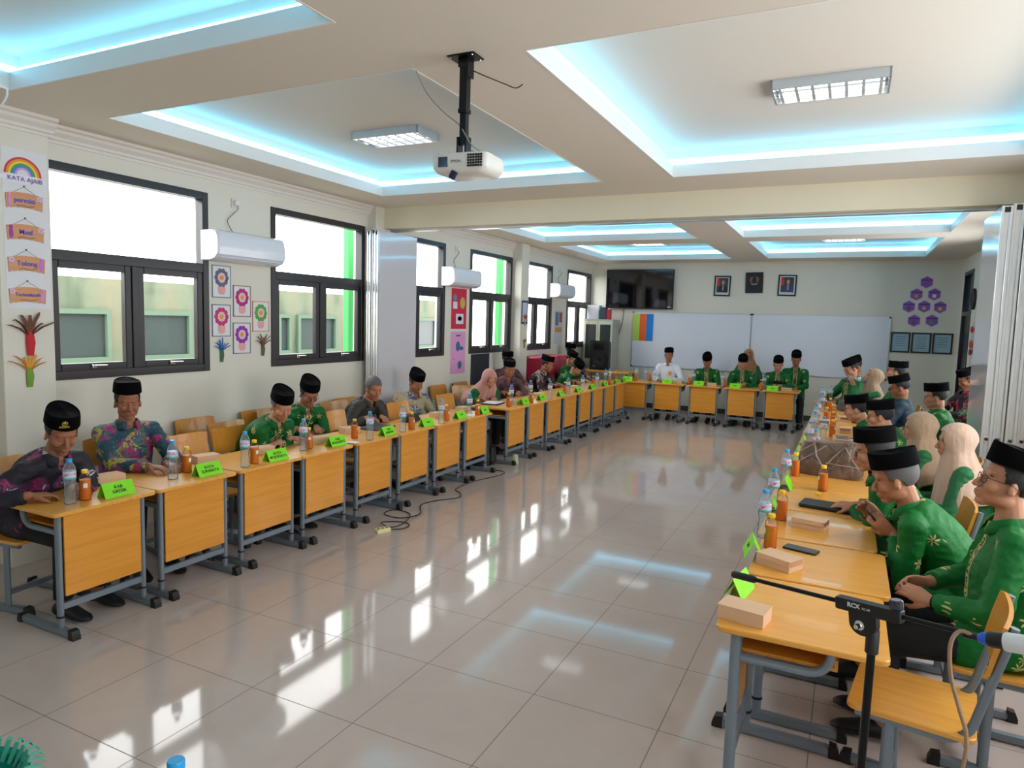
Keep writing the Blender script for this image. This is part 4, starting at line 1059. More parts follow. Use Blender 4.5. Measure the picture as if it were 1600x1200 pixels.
b.loft([[(p[0], y, p[1] - .006) for p in prof] for y in (-.008, .008)], MC); b.obj('pivot_plate', M_BLACKP, ms, 30)
b = MB(); b.lathe([(.011, 0), (.013, .002), (.013, .05), (.010, .055)], 14, T(.003, .01, 1.135)); b.obj('pivot_socket', M_BLACKP, ms)
b = MB(); b.lathe([(.010, 0), (.010, .006), (.006, .007), (.0045, .02), (.003, .021)], 10, MC @ T(0, 0, -.034) @ RX(90 * sg) @ T(0, 0, .008)); b.obj('pivot_bolt', M_CHROME, ms)
b = MB(); b.lathe([(.009, 0), (.0125, .003), (.0125, .018), (.01, .02)], 10, MC @ T(.066, 0, .011)); b.obj('clamp_knob', mat('smoky_knob', S((40, 46, 62)), .15, coat=.8), ms)
tm = MC @ T(-.012, -.0119 * sg * 1.0, .002) @ (RX(90) if sg > 0 else RZ(180) @ RX(90))
text_mesh('lettering', 'RCX', .0125, tm, cm((210, 214, 220)), ms, .0003, bold=.0004)
text_mesh('small_lettering', 'RC-08', .006, MC @ T(.013, -.0119 * sg, .0) @ (RX(90) if sg > 0 else RZ(180) @ RX(90)), cm((210, 214, 220)), ms, .0003)
MB().tube([E_ - ax * .035, E_ - ax * .03, E_ + ax * .05], [.0075, .010, .0105], 14).obj('tip_sleeve', M_BLACKP, ms)
b = MB(); q0 = E_ + ax * .05; b.tube([q0 + Vector((.02 * cos(a) * .9, -.004, .022 + .02 * sin(a))) for a in [-pi * .5 + 2 * pi * .8 * j / 16 for j in range(17)]], .004, 8, ell=1.8); b.obj('microphone_clip', M_BLACKP, ms)
# microphone
mi = thing('microphone', 'white handheld microphone clipped to the boom of the stand', 'microphone', (.214, 1.268, 1.320))
mx = (Vector((.308, 1.221, 1.342)) - Vector((.214, 1.268, 1.320))).normalized()
Rm = mx.to_track_quat('Z', 'Y').to_matrix().to_4x4()
MB().lathe([(.0135, .036), (.0145, .039), (.0155, .17), (.0175, .18)], 20, Rm).obj('handle', M_WHITEP, mi)
MB().lathe([(.0175, .18), (.025, .195), (.026, .215), (.02, .24), (.008, .25)], 20, Rm).obj('grille', M_ALU, mi)
MB().lathe([(.010, .012), (.012, .016), (.013, .037)], 18, Rm).obj('connector', M_BLACKP, mi)
MB().lathe([(.006, .0), (.010, .008), (.0115, .020), (.0095, .022)], 18, Rm).obj('blue_ring', cm((30, 90, 220), .3), mi)
MB().lathe([(.003, -.022), (.0045, -.02), (.006, .002)], 12, Rm).obj('strain_relief', M_BLACKP, mi)
cable('microphone_cable', [(.210, 1.270, 1.319), (.19, 1.275, 1.322), (.178, 1.268, 1.300), (.182, 1.266, 1.25), (.198, 1.266, 1.196), (.210, 1.268, 1.156), (.210, 1.27, 1.10), (.19, 1.30, .9), (.15, 1.38, .5), (.12, 1.45, .1), (.2, 1.42, .006), (.5, 1.2, .006)], .0034, cm((150, 120, 92), .4), 'brown microphone cable hanging from the white microphone')

# near desk edge with teal basket and bottle at the bottom of the view
P_DESK((-1.26, .66, 0), 90, 'desk just below the bottom left edge of the view', 'desks below the view')
tb = thing('teal_basket', 'teal woven basket rim at the bottom left corner', 'basket', (-1.47, .64, .70))
b = MB(); b.lathe([(.09, 0), (.10, .01), (.115, .17), (.12, .19), (.11, .185), (.09, .02)], 24); b.obj('basket_bowl', cm((16, 150, 140), .5), tb)
b = MB()
for i in range(34):
    a = 2 * pi * i / 34; ca, sa = cos(a), sin(a)
    b.tube([(.10 * ca, .10 * sa, .17), (.118 * ca, .118 * sa, .205), (.135 * cos(a + .1), .135 * sin(a + .1), .20), (.145 * cos(a + .15), .145 * sin(a + .15), .185)], [.006, .006, .005, .002], 5, ell=.5)
b.obj('woven_fringe', cm((60, 160, 140), .6), tb)
P_WATER((-1.085, .823, .70), 0, 'water bottle whose blue cap peeks in at the bottom edge', 'water bottles on the desks')

# ------------------------------------------------------------------ people
def skin_mat(name, c):
    M = mat(name, S(c), .5, spec=.35); M.node_tree.nodes['Principled BSDF'].inputs['Subsurface Weight'].default_value = .08
    M.node_tree.nodes['Principled BSDF'].inputs['Subsurface Radius'].default_value = (.02, .008, .004)
    g = G(M); n = g.noise(g.obj(), 26, 3); g.color(g.mix(n, S(tuple(v * .93 for v in c)), S(tuple(min(255, v * 1.05) for v in c)))); return M
SK = {'a': skin_mat('skin_brown', (160, 106, 80)), 'b': skin_mat('skin_light', (188, 134, 106)), 'c': skin_mat('skin_tan', (174, 118, 90))}
M_HAIR = mat('black_hair', S((30, 28, 30)), .6, bump=.5, bscale=240)
M_GREY = mat('grey_hair', S((92, 90, 92)), .65, bump=.5, bscale=240)
M_VELV = mat('black_velvet', S((6, 6, 9)), .9, spec=.08)
M_TROU = mat('black_trousers', S((17, 17, 22)), .85)
M_SHOE = mat('black_shoes', S((15, 15, 17)), .5)
M_SOCK2 = mat('dark_socks', S((34, 36, 44)), .9)
M_LIP = mat('lips', S((150, 84, 76)), .5)
M_BROW = mat('eyebrow_hair', S((44, 36, 34)), .8)
M_EYEW = mat('eye_white', S((214, 206, 200)), .3)
M_IRIS = mat('dark_iris', S((24, 16, 12)), .2)
M_GOLD = S((206, 190, 130))

def green_shirt(name, c, dens=1.):
    M = mat(name, c, .6, spec=.3); g = G(M); P = g.obj()
    sc = 8.5 * dens
    vo = g.new('ShaderNodeTexVoronoi', feature='F1'); g.put(vo.inputs['Vector'], P); vo.inputs['Scale'].default_value = sc; vo.inputs['Randomness'].default_value = .75
    d = g.vmath('SUBTRACT', g.vmath('SCALE', P), vo.outputs['Position']) if False else None
    q = g.new('ShaderNodeVectorMath', operation='SUBTRACT'); g.put(q.inputs[0], P); g.put(q.inputs[1], vo.outputs['Position'])
    sp = g.new('ShaderNodeSeparateXYZ'); g.put(sp.inputs[0], q.outputs[0])
    hyp = g.math('ADD', sp.outputs[0], sp.outputs[1])
    ang = g.math('ARCTAN2', sp.outputs[2], hyp)
    r = g.vmath('LENGTH', q.outputs[0], None, 1)
    pet = g.math('ABSOLUTE', g.math('SINE', g.math('ADD', g.math('MULTIPLY', ang, 3.5), g.math('MULTIPLY', vo.outputs['Distance'], 4.))))
    lim = g.math('MULTIPLY', g.math('SUBTRACT', pet, .42), .052)
    m1 = g.math('MULTIPLY', g.math('LESS_THAN', r, lim), g.math('GREATER_THAN', r, .006))
    # embroidered placket down the front and ring motifs on it
    s2 = g.new('ShaderNodeSeparateXYZ'); g.put(s2.inputs[0], P)
    nn = g.new('ShaderNodeTexCoord'); s3 = g.new('ShaderNodeSeparateXYZ'); g.put(s3.inputs[0], nn.outputs['Normal'])
    front = g.math('GREATER_THAN', s3.outputs[0], .35)
    ay = g.math('ABSOLUTE', s2.outputs[1])
    zz = g.math('GREATER_THAN', s2.outputs[2], .5)
    edge = g.math('LESS_THAN', g.math('ABSOLUTE', g.math('SUBTRACT', ay, .030)), .0035)
    wv = g.math('MULTIPLY', g.math('LESS_THAN', ay, .024), g.math('GREATER_THAN', g.noise(P, 75, 2, .8), .545))
    m2 = g.math('MULTIPLY', g.math('MULTIPLY', g.math('MAXIMUM', edge, wv), front), zz)
    inner = g.math('MULTIPLY', g.math('MULTIPLY', g.math('LESS_THAN', ay, .028), front), zz)
    base = g.mix(g.noise(P, 9, 4), tuple(v * .8 for v in c), tuple(min(1, v * 1.15) for v in c))
    base = g.mix(inner, base, tuple(v * .3 for v in c))
    g.color(g.mix(g.math('MAXIMUM', m1, m2), base, M_GOLD))
    mp = g.new('ShaderNodeMapping'); g.put(mp.inputs[0], P); mp.inputs['Scale'].default_value = (1, 1, 1)
    g.bump(g.noise(mp.outputs[0], 9, 3, .3), .5, .03); return M
def batik(name, stops, sc, dark=None, dist=1.5, det=4):
    M = mat(name, stops[0][1], .65); g = G(M); P = g.obj()
    vo = g.new('ShaderNodeTexVoronoi', feature='F1'); g.put(vo.inputs['Vector'], P); vo.inputs['Scale'].default_value = sc * .6
    n = g.noise(P, sc, det, dist)
    f = g.math('ADD', g.math('MULTIPLY', n, .7), g.math('MULTIPLY', g.new('ShaderNodeSeparateColor').outputs[0], 0.))
    sepc = g.new('ShaderNodeSeparateColor'); g.put(sepc.inputs[0], vo.outputs['Color'])
    f = g.math('ADD', g.math('MULTIPLY', n, .55), g.math('MULTIPLY', sepc.outputs[0], .45))
    rp = g.ramp(f, stops); M.node_tree.nodes[-1].color_ramp.interpolation = 'CONSTANT' if dark else 'LINEAR'
    fine = g.math('GREATER_THAN', g.noise(P, sc * 5, 3, 2.), .58)
    c = g.mix(g.math('MULTIPLY', fine, .7), rp, dark or tuple(v * .4 for v in stops[0][1]))
    g.color(c); g.bump(g.noise(P, 16, 4, 1.2), .5, .02); return M
GREEN = green_shirt('green_embroidered_shirt', S((0, 92, 36)))
GREENB = green_shirt('bright_green_embroidered_shirt', S((0, 106, 40)), .9)
GREENP = mat('plain_green_cloth', S((8, 92, 46)), .7, bump=.5, bscale=18)
BAT = {
    'purple': batik('dark_purple_ikat_shirt', [(.0, S((24, 20, 36))), (.44, S((30, 26, 46))), (.55, S((150, 30, 92))), (.62, S((60, 50, 90))), (.70, S((200, 196, 212))), (.74, S((26, 24, 40)))], 14, S((22, 20, 34))),
    'colour': batik('multicolour_batik_shirt', [(.3, S((36, 70, 92))), (.42, S((50, 110, 96))), (.50, S((180, 40, 104))), (.58, S((120, 56, 120))), (.66, S((170, 168, 60))), (.75, S((54, 60, 96)))], 26, S((26, 34, 48)), 1.),
    'blue': batik('cream_blue_batik_shirt', [(.3, S((170, 164, 130))), (.46, S((196, 186, 150))), (.54, S((50, 70, 140))), (.62, S((110, 120, 130))), (.7, S((206, 198, 166)))], 20, S((50, 56, 84))),
    'maroon': batik('maroon_flower_batik_shirt', [(.3, S((44, 22, 30))), (.56, S((60, 26, 34))), (.62, S((200, 176, 170))), (.68, S((50, 24, 32)))], 22, S((34, 18, 26))),
    'red': batik('red_green_batik_shirt', [(.3, S((40, 30, 48))), (.48, S((180, 40, 70))), (.56, S((226, 160, 180))), (.62, S((60, 110, 60))), (.7, S((44, 34, 60)))], 16, S((30, 24, 40))),
    'mauve': batik('mauve_batik_shirt', [(.3, S((90, 56, 66))), (.55, S((120, 76, 84))), (.65, S((60, 50, 60)))], 18, S((50, 36, 44))),
}
M_JACK = mat('dark_olive_jacket', S((52, 50, 46)), .7, bump=.5, bscale=14)
M_WHITE = mat('white_shirt', S((222, 226, 236)), .7, bump=.5, bscale=14)
M_TEAL = mat('teal_shirt', S((10, 48, 66)), .7, bump=.5, bscale=14)
def hijab_mat(name, c):
    M = mat(name, S(c), .75, sheen=.3); g = G(M); P = g.obj()
    mp = g.new('ShaderNodeMapping'); g.put(mp.inputs[0], P); mp.inputs['Scale'].default_value = (1, 1, .25)
    g.bump(g.noise(mp.outputs[0], 22, 3, .6), .5, .02); return M
HJ = {'beige': hijab_mat('beige_hijab_cloth', (152, 126, 100)), 'pale': hijab_mat('pale_pink_hijab_cloth', (186, 156, 136)), 'pink': hijab_mat('dusty_pink_hijab_cloth', (190, 134, 126)), 'orange': hijab_mat('rust_hijab_cloth', (160, 110, 66))}

def remesh(mb, name, mats, vox, smooth_it=4, sf=.5, parent=None, disp=None):
    me = mb.mesh(name, mats, 0)
    o = bpy.data.objects.new(name, me); COL.objects.link(o)
    r = o.modifiers.new('r', 'REMESH'); r.mode = 'VOXEL'; r.voxel_size = vox; r.use_smooth_shade = True
    if smooth_it:
        s = o.modifiers.new('s', 'SMOOTH'); s.factor = sf; s.iterations = smooth_it
    dg = bpy.context.evaluated_depsgraph_get()
    m2 = bpy.data.meshes.new_from_object(o.evaluated_get(dg)); o.modifiers.clear(); o.data = m2; me.name = 'unused'; m2.name = name
    m2.materials.clear()
    for q in (mats if isinstance(mats, (list, tuple)) else [mats]): m2.materials.append(q)
    if disp:
        amp, fr, seed = disp; nv = len(m2.vertices); co = [0.] * (nv * 3); no = [0.] * (nv * 3)
        m2.vertices.foreach_get('co', co); m2.vertex_normals.foreach_get('vector', no)
        for i in range(0, nv * 3, 3):
            x, y, z = co[i], co[i + 1], co[i + 2]
            w = amp * (noise.noise((x * fr + seed, y * fr, z * fr)) + .6 * (.5 - abs(noise.noise((x * fr * 1.5, y * fr * 1.5 + seed, z * fr * 2.4)))) * 1.6 - .3)
            co[i] += no[i] * w; co[i + 1] += no[i + 1] * w; co[i + 2] += no[i + 2] * w
        m2.vertices.foreach_set('co', co)
        m2.update()
    if parent: o.parent = parent
    return o

def catmull(P, sub=5):
    out = []
    for i in range(len(P) - 1):
        p0 = P[max(i - 1, 0)]; p1 = P[i]; p2 = P[i + 1]; p3 = P[min(i + 2, len(P) - 1)]
        for k_ in range(sub):
            t = k_ / sub; out.append(.5 * ((2 * p1) + (-p0 + p2) * t + (2 * p0 - 5 * p1 + 4 * p2 - p3) * t * t + (-p0 + 3 * p1 - 3 * p2 + p3) * t ** 3))
    out.append(P[-1]); return out
def lerp(a, b, t): return a + (b - a) * t
def prof(vals, n):
    out = []
    for i in range(n):
        u = i / (n - 1) * (len(vals) - 1); k_ = min(int(u), len(vals) - 2); out.append(lerp(vals[k_], vals[k_ + 1], u - k_))
    return out

def ik(Sh, W, l1, l2, pole):
    d = W - Sh; L = d.length; mx = (l1 + l2) * .995
    if L > mx: W = Sh + d * (mx / L); d = W - Sh; L = mx
    a = (l1 * l1 - l2 * l2 + L * L) / (2 * L); h = sqrt(max(0, l1 * l1 - a * a))
    dn = d.normalized(); p = (pole - dn * pole.dot(dn)).normalized()
    return Sh + dn * a + p * h, W

def hand(b, W, d, n, side, curl=.45, sc=1., spread=1., thumb=.6):
    """W wrist, d finger direction, n palm normal, side: thumb side sign"""
    d = d.normalized(); n = (n - d * n.dot(d)).normalized(); s = d.cross(n) * side
    R = Matrix((d, s, n)).transposed().to_4x4(); M = T(*W) @ R @ Matrix.Scale(sc, 4)
    # palm
    b.tube([(-.012, 0, 0), (.01, .0, 0), (.04, .001, .0), (.07, 0, 0), (.088, -.001, 0)], [.026, .029, .038, .041, .036], 14, M, up=(0, 0, 1), ell=[.68, .6, .42, .36, .3])
    for i, (y, L, r) in enumerate(((.028, .070, .0088), (.0095, .079, .0092), (-.0095, .073, .0088), (-.027, .058, .0078))):
        c = curl * (1 + .14 * i); p = Vector((.082, y, .0)); a = .12 + c * .35; yy = y * .35 * spread; pts = [Vector((.07, y * .95, 0)), p]
        for seg, f_ in ((.45, 1.), (.30, 1.1), (.25, .9)):
            q = Vector((cos(a), yy / .08 * .5, sin(a))); p = p + q * L * seg; pts.append(p.copy()); a += c * f_
        b.tube(pts, [r * 1.02, r * 1.05, r, r * .93, r * .72], 10, M, up=(0, 1, 0))
        b.ball(tuple(pts[-1]), r * .74, 8, 6, M)
    pts = [Vector((.012, .022, .006)), Vector((.036, .044, .012)), Vector((.062, .052 + .012 * (1 - thumb), .020 + .008 * thumb)), Vector((.084, .048 + .016 * (1 - thumb), .028 + .012 * thumb))]
    b.tube(pts, [.0145, .0125, .0102, .0075], 10, M); b.ball(tuple(pts[-1]), .0078, 8, 6, M)

def head_pieces(b, M, fem=False):
    E = lambda c, r, R=None: b.ball(c, r, 20, 12, M, R)
    E((-.014, 0, .040), (.096, .077, .088)); E((.012, 0, -.022), (.073, .065, .088)); E((.030, 0, -.070), (.050, .047, .040))
    E((.062, 0, -.098), (.025, .026, .019)); E((.002, .043, -.066), (.042, .020, .030)); E((.002, -.043, -.066), (.042, .020, .030))
    E((.070, 0, .030), (.022, .052, .018)); E((.078, 0, -.064), (.020, .027, .024))
    for s in (-1, 1):
        E((.056, .037 * s, -.028), (.030, .025, .028)); E((.0665, .031 * s, -.001), (.0165, .0165, .0125)); E((.0805, .026 * s, .017), (.008, .019, .0055), RX(-8 * s))
        b.ball((-.004, .076 * s, -.010), (.019, .0085, .031), 14, 8, M, RZ(22 * s) @ RY(-8)); b.ball((-.004, .083 * s, -.028), (.009, .006, .010), 8, 6, M)
        E((.0985, .0125 * s, -.038), (.010, .0075, .0075))
    b.tube([(.080, 0, .012), (.092, 0, -.008), (.104, 0, -.026), (.1095, 0, -.036), (.100, 0, -.042)], [.0085, .009, .0105, .0115, .009], 10, M, up=(0, 1, 0))
    E((.0895, 0, -.0615), (.0100, .0225, .0056)); E((.0880, 0, -.0705), (.0100, .0190, .0060))

HEADS = {}
def person(label, head, facing, seat, sk='a', shirt=None, pitch=10, hyaw=0, hroll=0, hat=True, hair='k', glasses=False, hijab=None, hands=None, vox=.007, group=None, legs=True,
           lean_max=62, sleeves='long', belly=1., lids=True, T_=.44, twist=0, hatrot=0, knee=None, extra_res=1., tro=None, pelvis_z=.53, feet=None, poles=None, hdirs=None, curl=.5, shirt2=None, hatz=0, hats=1., faceout=True, width=1.):
    """head: world point between the eyes' level inside the head; facing: degrees of the body's forward direction"""
    hw = Vector(head); zt = hw.z; NL = .165; best = None
    for i in range(0, int(lean_max * 10)):
        th = radians(i / 10); ph = th * .55 + radians(8)
        z = pelvis_z + T_ * cos(th) + NL * cos(ph)
        if z <= zt: break
    F = Vector((cos(radians(facing)), sin(radians(facing)), 0))
    # if too low even unleaned keep upright and stretch
    z = pelvis_z + T_ * cos(th) + NL * cos(ph); st = 1.
    if zt > z and i == 0: st = (zt - pelvis_z) / (z - pelvis_z)
    TT = T_ * st; NN = NL * (1 + (st - 1) * .5)
    off = TT * sin(th) + NN * sin(ph)
    P0 = Vector((hw.x, hw.y, 0)) - F * off
    # local frame points (x forward, y left)
    pel = Vector((0, 0, pelvis_z)); neck = pel + Vector((sin(th), 0, cos(th))) * TT
    hc = Vector((off, 0, zt)); sd = Vector((sin(th), 0, cos(th)))
    fwd = Vector((cos(th), 0, -sin(th)))
    root_name = 'person'
    b = MB(); w_ = width
    spine = catmull([pel + Vector((0, 0, -.06)), pel + Vector((-.01, 0, .03)), lerp(pel, neck, .35) - fwd * .035, lerp(pel, neck, .7) - fwd * .03, neck - fwd * .012 - sd * .03, neck + sd * .01], 4)
    ns = len(spine)
    tw = prof([.150, .165, .150 * w_, .160 * w_, .150 * w_, .060], ns); te = prof([.8, .72, .74 * belly, .68 * belly, .58, .95], ns)
    b.tube(spine, tw, 20, up=(1, 0, 0), ell=te)
    # tube()'s side vector: up x tangent = y axis
    shc = neck - sd * .045 - fwd * .005
    sh = {}
    for s in (1, -1):
        sh[s] = shc + Vector((0, .165 * s * w_, 0)) + fwd * .025 * (1 if th > .3 else .3)
        b.capsule(shc + Vector((0, .04 * s, .0)) + sd * .01, sh[s], .05, .05, 12)
    # neck + head
    Rh = RZ(hyaw) @ RY(pitch) @ RX(hroll); MH = T(*hc) @ Rh
    nb = neck - sd * .01; nt = hc + (Rh @ Vector((-.028, 0, -.055)))
    b.tube(catmull([nb, lerp(nb, nt, .5) - fwd * .004, nt, hc + (Rh @ Vector((-.02, 0, -.01)))], 3), prof([.064, .053, .052, .05], 10), 14)
    head_pieces(b, MH)
    # arms
    hd = hands or [(.36, .16, .74), (.36, -.16, .74)]; dirs = hdirs or [((1, -.5, -.05), (0, 0, -1)), ((1, .5, -.05), (0, 0, -1))]
    arms = []
    for j, s in enumerate((1, -1)):
        W = Vector(hd[j]); pole = Vector((-.3, .75 * s, -.6)) if not poles else Vector(poles[j])
        El, W = ik(sh[s], W, .285, .25, pole); arms.append((sh[s], El, W))
        b.capsule(sh[s], El, .047, .040, 12); b.capsule(El, W, .040, .026, 12)
        dd, nn = dirs[j]; hand(b, W + Vector(dd).normalized() * .012, Vector(dd), Vector(nn), s * 1, curl[j] if isinstance(curl, (tuple, list)) else curl, .98)
    # legs
    kn = {}; an = {}
    if legs:
        for s in (1, -1):
            hipj = pel + Vector((.02, .085 * s, -.01)); K = Vector((.43 if not knee else knee[0], (.11 if not knee else knee[1]) * s, .475)); A = Vector((.40, .11 * s, .085))
            if feet: A = Vector(feet[0 if s == 1 else 1])
            kn[s] = K; an[s] = A; b.capsule(hipj, K, .078, .052, 14); b.capsule(K, A, .05, .036, 12)
            b.tube([A + Vector((-.05, 0, -.035)), A + Vector((0, 0, -.028)), A + Vector((.09, 0, -.045)), A + Vector((.16, 0, -.055)), A + Vector((.185, 0, -.06))], [.026, .040, .038, .034, .018], 12, ell=[.9, .9, .75, .5, .5])
    body = remesh(b, root_name, SK[sk], vox, 3 if vox < .006 else 2)
    tag(body, label, 'person', group)
    body.location = P0; body.rotation_euler = (0, 0, radians(facing))
    # shirt
    b = MB(); g_ = .014
    sp2 = spine[1:-2]; n2 = len(sp2)
    b.tube(spine[:-1], [t + g_ for t in prof([.162, .180, .162 * w_, .172 * w_, .160 * w_, .085], ns - 1)], 24, up=(1, 0, 0), ell=prof([.84, .76, .78 * belly, .70 * belly, .60, .8], ns - 1))
    for s, (S0, El, W) in zip((1, -1), arms):
        b.capsule(shc + Vector((0, .03 * s, 0)) + sd * .012, S0, .062, .066, 14)
        b.capsule(S0, El, .063, .056, 14)
        if sleeves == 'long':
            e2 = lerp(El, W, .93); b.tube([El - (e2 - El).normalized() * .03, El, lerp(El, e2, .5), e2 - (e2 - El) * .02, e2], [.03, .056, .050, .043, .044], 14)
    if legs:
        for s in (1, -1):
            hipj = pel + Vector((.0, .085 * s, -.01)); b.capsule(hipj, lerp(hipj, kn[s], .30), .098, .094, 14)
    shm = shirt or GREEN
    so = remesh(b, 'shirt', shm, max(vox * 1.25, .007), 3, .5, body, (.007, 11., rnd.random() * 20) if vox < .010 else None)
    # collar
    if not hijab:
        b = MB(); cax = (nt - nb).normalized(); n = 26; rings = []
        cc_ = nb + cax * .022; sx = cax.cross(Vector((0, 1, 0))).normalized(); yv = Vector((0, 1, 0))
        if sx.x < 0: sx = -sx
        for (dz, r_, o_) in ((-.02, .080, 0), (.01, .068, 0), (.032, .063, 0), (.034, .067, 0), (.024, .074, 0), (-.018, .094, .006)):
            ring = []
            for i_ in range(n):
                a = radians(24) + (2 * pi - radians(48)) * i_ / (n - 1)
                fx = cos(a); dip = .026 * max(0, fx) ** 1.5
                ring.append(cc_ + sx * (r_ * fx * 1.05 + .006) + yv * (r_ * sin(a)) + cax * (dz - dip))
            rings.append(ring)
        vs = sum(rings, []); fs = [(j * n + i_, j * n + i_ + 1, (j + 1) * n + i_ + 1, (j + 1) * n + i_) for j in range(len(rings) - 1) for i_ in range(n - 1)]
        b.add(vs, fs); co = b.obj('collar', shirt2 or shm, body, 60)
        sm_ = co.modifiers.new('thick', 'SOLIDIFY'); sm_.thickness = .003; sm_.offset = 0
    # trousers
    if legs:
        b = MB(); b.tube([pel + Vector((-.02, 0, -.085)), pel + Vector((-.01, 0, -.03)), pel + Vector((0, 0, .06))], [.12, .172, .165], 20, up=(1, 0, 0), ell=[.8, .78, .75])
        for s in (1, -1):
            hipj = pel + Vector((.02, .085 * s, -.01)); A = an[s] + (kn[s] - an[s]).normalized() * .03
            b.capsule(hipj, kn[s], .092, .066, 14); b.tube([kn[s], lerp(kn[s], A, .4), A], [.064, .060, .052], 14)
        remesh(b, 'trousers', tro or M_TROU, max(vox * 1.3, .008), 3, .5, body)
        for s in (1, -1):
            A = an[s]; b = MB(); b.tube(catmull([A + Vector((-.062, 0, -.045)), A + Vector((-.04, 0, -.038)), A + Vector((.02, 0, -.03)), A + Vector((.10, 0, -.048)), A + Vector((.17, 0, -.058)), A + Vector((.205, 0, -.064))], 3), prof([.022, .040, .044, .046, .040, .014], 16), 16, ell=prof([1.0, 1.0, 1.0, .72, .5, .45], 16))
            o = b.obj('shoe', M_SHOE, body)
            zmin = min(v.co.z for v in o.data.vertices)
            if zmin < .002:
                for v in o.data.vertices:
                    if v.co.z < .002: v.co.z = .002
    # face parts, in head frame
    hm = hair
    if hijab:
        b = MB(); n = 56; rings = []; hl = 34
        low = neck - sd * .20; 
        for j in range(hl):
            u = j / (hl - 1); ring = []
            for i_ in range(n):
                a = 2 * pi * i_ / n; ca, sa = cos(a), sin(a)
                if u < .55:   # around the head (head frame)
                    v = u / .55; pol = v * radians(128)
                    rx, ry, rz = .122, .098, .118
                    x = -.018 + rx * sin(pol) * ca; y = ry * sin(pol) * sa; z = .018 + rz * cos(pol)
                    if v > .72: k_ = (v - .72) / .28; y = lerp(y, .106 * sa, k_ ** .7); x = lerp(x, -.02 + .092 * ca, k_ * .8)
                    fr = max(0, ca); win = fr ** 2.2
                    if z < .075 and fr > .76 and v < .86:
                        kk = min(1, (.075 - z) / .015) * min(1, (fr - .76) / .08) * min(1, (.86 - v) / .06); x = lerp(x, x - .066, kk)
                    p = MH @ Vector((x, y, z))
                else:         # neck to shoulders and chest
                    v = (u - .55) / .45; pr_ = Vector((-.02 + .092 * ca, .106 * sa, -.066)); top = MH @ pr_
                    r1 = lerp(.11, .30 * w_, min(1, v * 1.35) ** .7); r2 = lerp(.10, .185, min(1, v * 1.2))
                    drop = .27 + .07 * max(0, ca) + .03 * sin(2 * a + 1)
                    bot = neck + fwd * (r2 * ca * 1.08 + .012) + Vector((0, r1 * sa, 0)) - sd * (drop * v - .02)
                    k_ = min(1, v * 1.8); k_ = k_ * k_ * (3 - 2 * k_); p = lerp(top, bot, k_)
                    amp = .007 * v + .003; p = p + (fwd * ca + Vector((0, sa, 0))) * amp * (sin(9 * a + 3 * v + 2 * sin(2 * a)) + .5 * sin(17 * a + 5 * v))
                ring.append(p)
            rings.append(ring)
        b.loft(rings, cap=True); o = b.obj('hijab', hijab, body, 80)
    else:
        # hair shell: ellipsoid patch
        b = MB(); n, mm = (88, 52) if vox < .008 else (40, 22); vs = []; ok = []
        for j in range(mm + 1):
            po = pi * j / mm
            for i_ in range(n):
                a = 2 * pi * i_ / n; x = -.016 + .1015 * sin(po) * cos(a); y = .0815 * sin(po) * sin(a); z = .040 + .094 * cos(po)
                lim = .066 if x > .05 else (.004 + (x - .03) / .02 * .062 if x > .03 else (.004 - .012 * max(0, (.0 - x)) / .03 if x > -.03 else max(-.058, -.008 + (x + .03) * 2.4)))
                vs.append((x, y, z)); ok.append(z > lim and (not hat or z < .10))
        fs = [(j * n + i_, j * n + (i_ + 1) % n, (j + 1) * n + (i_ + 1) % n, (j + 1) * n + i_) for j in range(mm) for i_ in range(n)]
        fs = [f for f in fs if all(ok[q] for q in f)]
        b.add(vs, fs, MH); ho = b.obj('hair', M_GREY if hair == 'g' else M_HAIR, body, 60); s_ = ho.modifiers.new('thick', 'SOLIDIFY'); s_.thickness = .006; s_.offset = 1
    b = MB()
    for s in (1, -1): b.tube([(.0835, .012 * s, .0185), (.0845, .024 * s, .0235), (.0775, .040 * s, .0205), (.068, .0475 * s, .0135)], [.0016, .0032, .0028, .001], 6, MH)
    b.obj('eyebrows', M_BROW, body)
    b = MB()
    for s in (1, -1):
        if lids: b.mi = 1; b.tube([(.0775, .019 * s, -.0035), (.0815, .027 * s, -.0055), (.0800, .036 * s, -.0055), (.0735, .044 * s, -.003)], [.0008, .0016, .0016, .0008], 6, MH)
        else:
            b.mi = 0; b.ball((.0765, .0315 * s, -.0015), (.0065, .0115, .0048), 12, 8, MH)
            b.mi = 1; b.ball((.0795, .0315 * s, -.0013), (.0044, .0050, .0046), 10, 6, MH); b.tube([(.0765, .019 * s, .0005), (.0825, .027 * s, .0048), (.0812, .036 * s, .0045), (.0735, .044 * s, .0005)], [.0007, .0014, .0014, .0008], 6, MH)
    b.obj('eyes', [M_EYEW, M_IRIS], body)
    b = MB(); b.ball((.0905, 0, -.0612), (.0096, .0215, .0042), 14, 8, MH); b.ball((.0892, 0, -.0695), (.0094, .0175, .0046), 14, 8, MH); b.obj('lips', M_LIP, body)
    if hat:
        b = MB(); n = 40; rings = []; A_h, B_h, Hh = .113 * hats, .0895 * hats, .080
        MHH = MH @ T(-.013, 0, .062 + hatz) @ RY(hatrot)
        for (z, ka, kb) in ((.0, 1, 1), (.004, 1.012, 1.012), (.05, 1.0, .975), (Hh - .006, .99, .93), (Hh, .975, .91), (Hh - .003, .955, .87), (Hh - .005, .92, .80), (Hh - .003, .5, .3), (Hh - .002, .3, .02)):
            rings.append([(A_h * ka * cos(a), B_h * kb * sin(a), z + (.012 * (cos(a) ** 2 - .3) * (z / Hh))) for a in [2 * pi * i_ / n for i_ in range(n)]])
        b.loft(rings, MHH); b.obj('songkok_hat', M_VELV, body, 40)
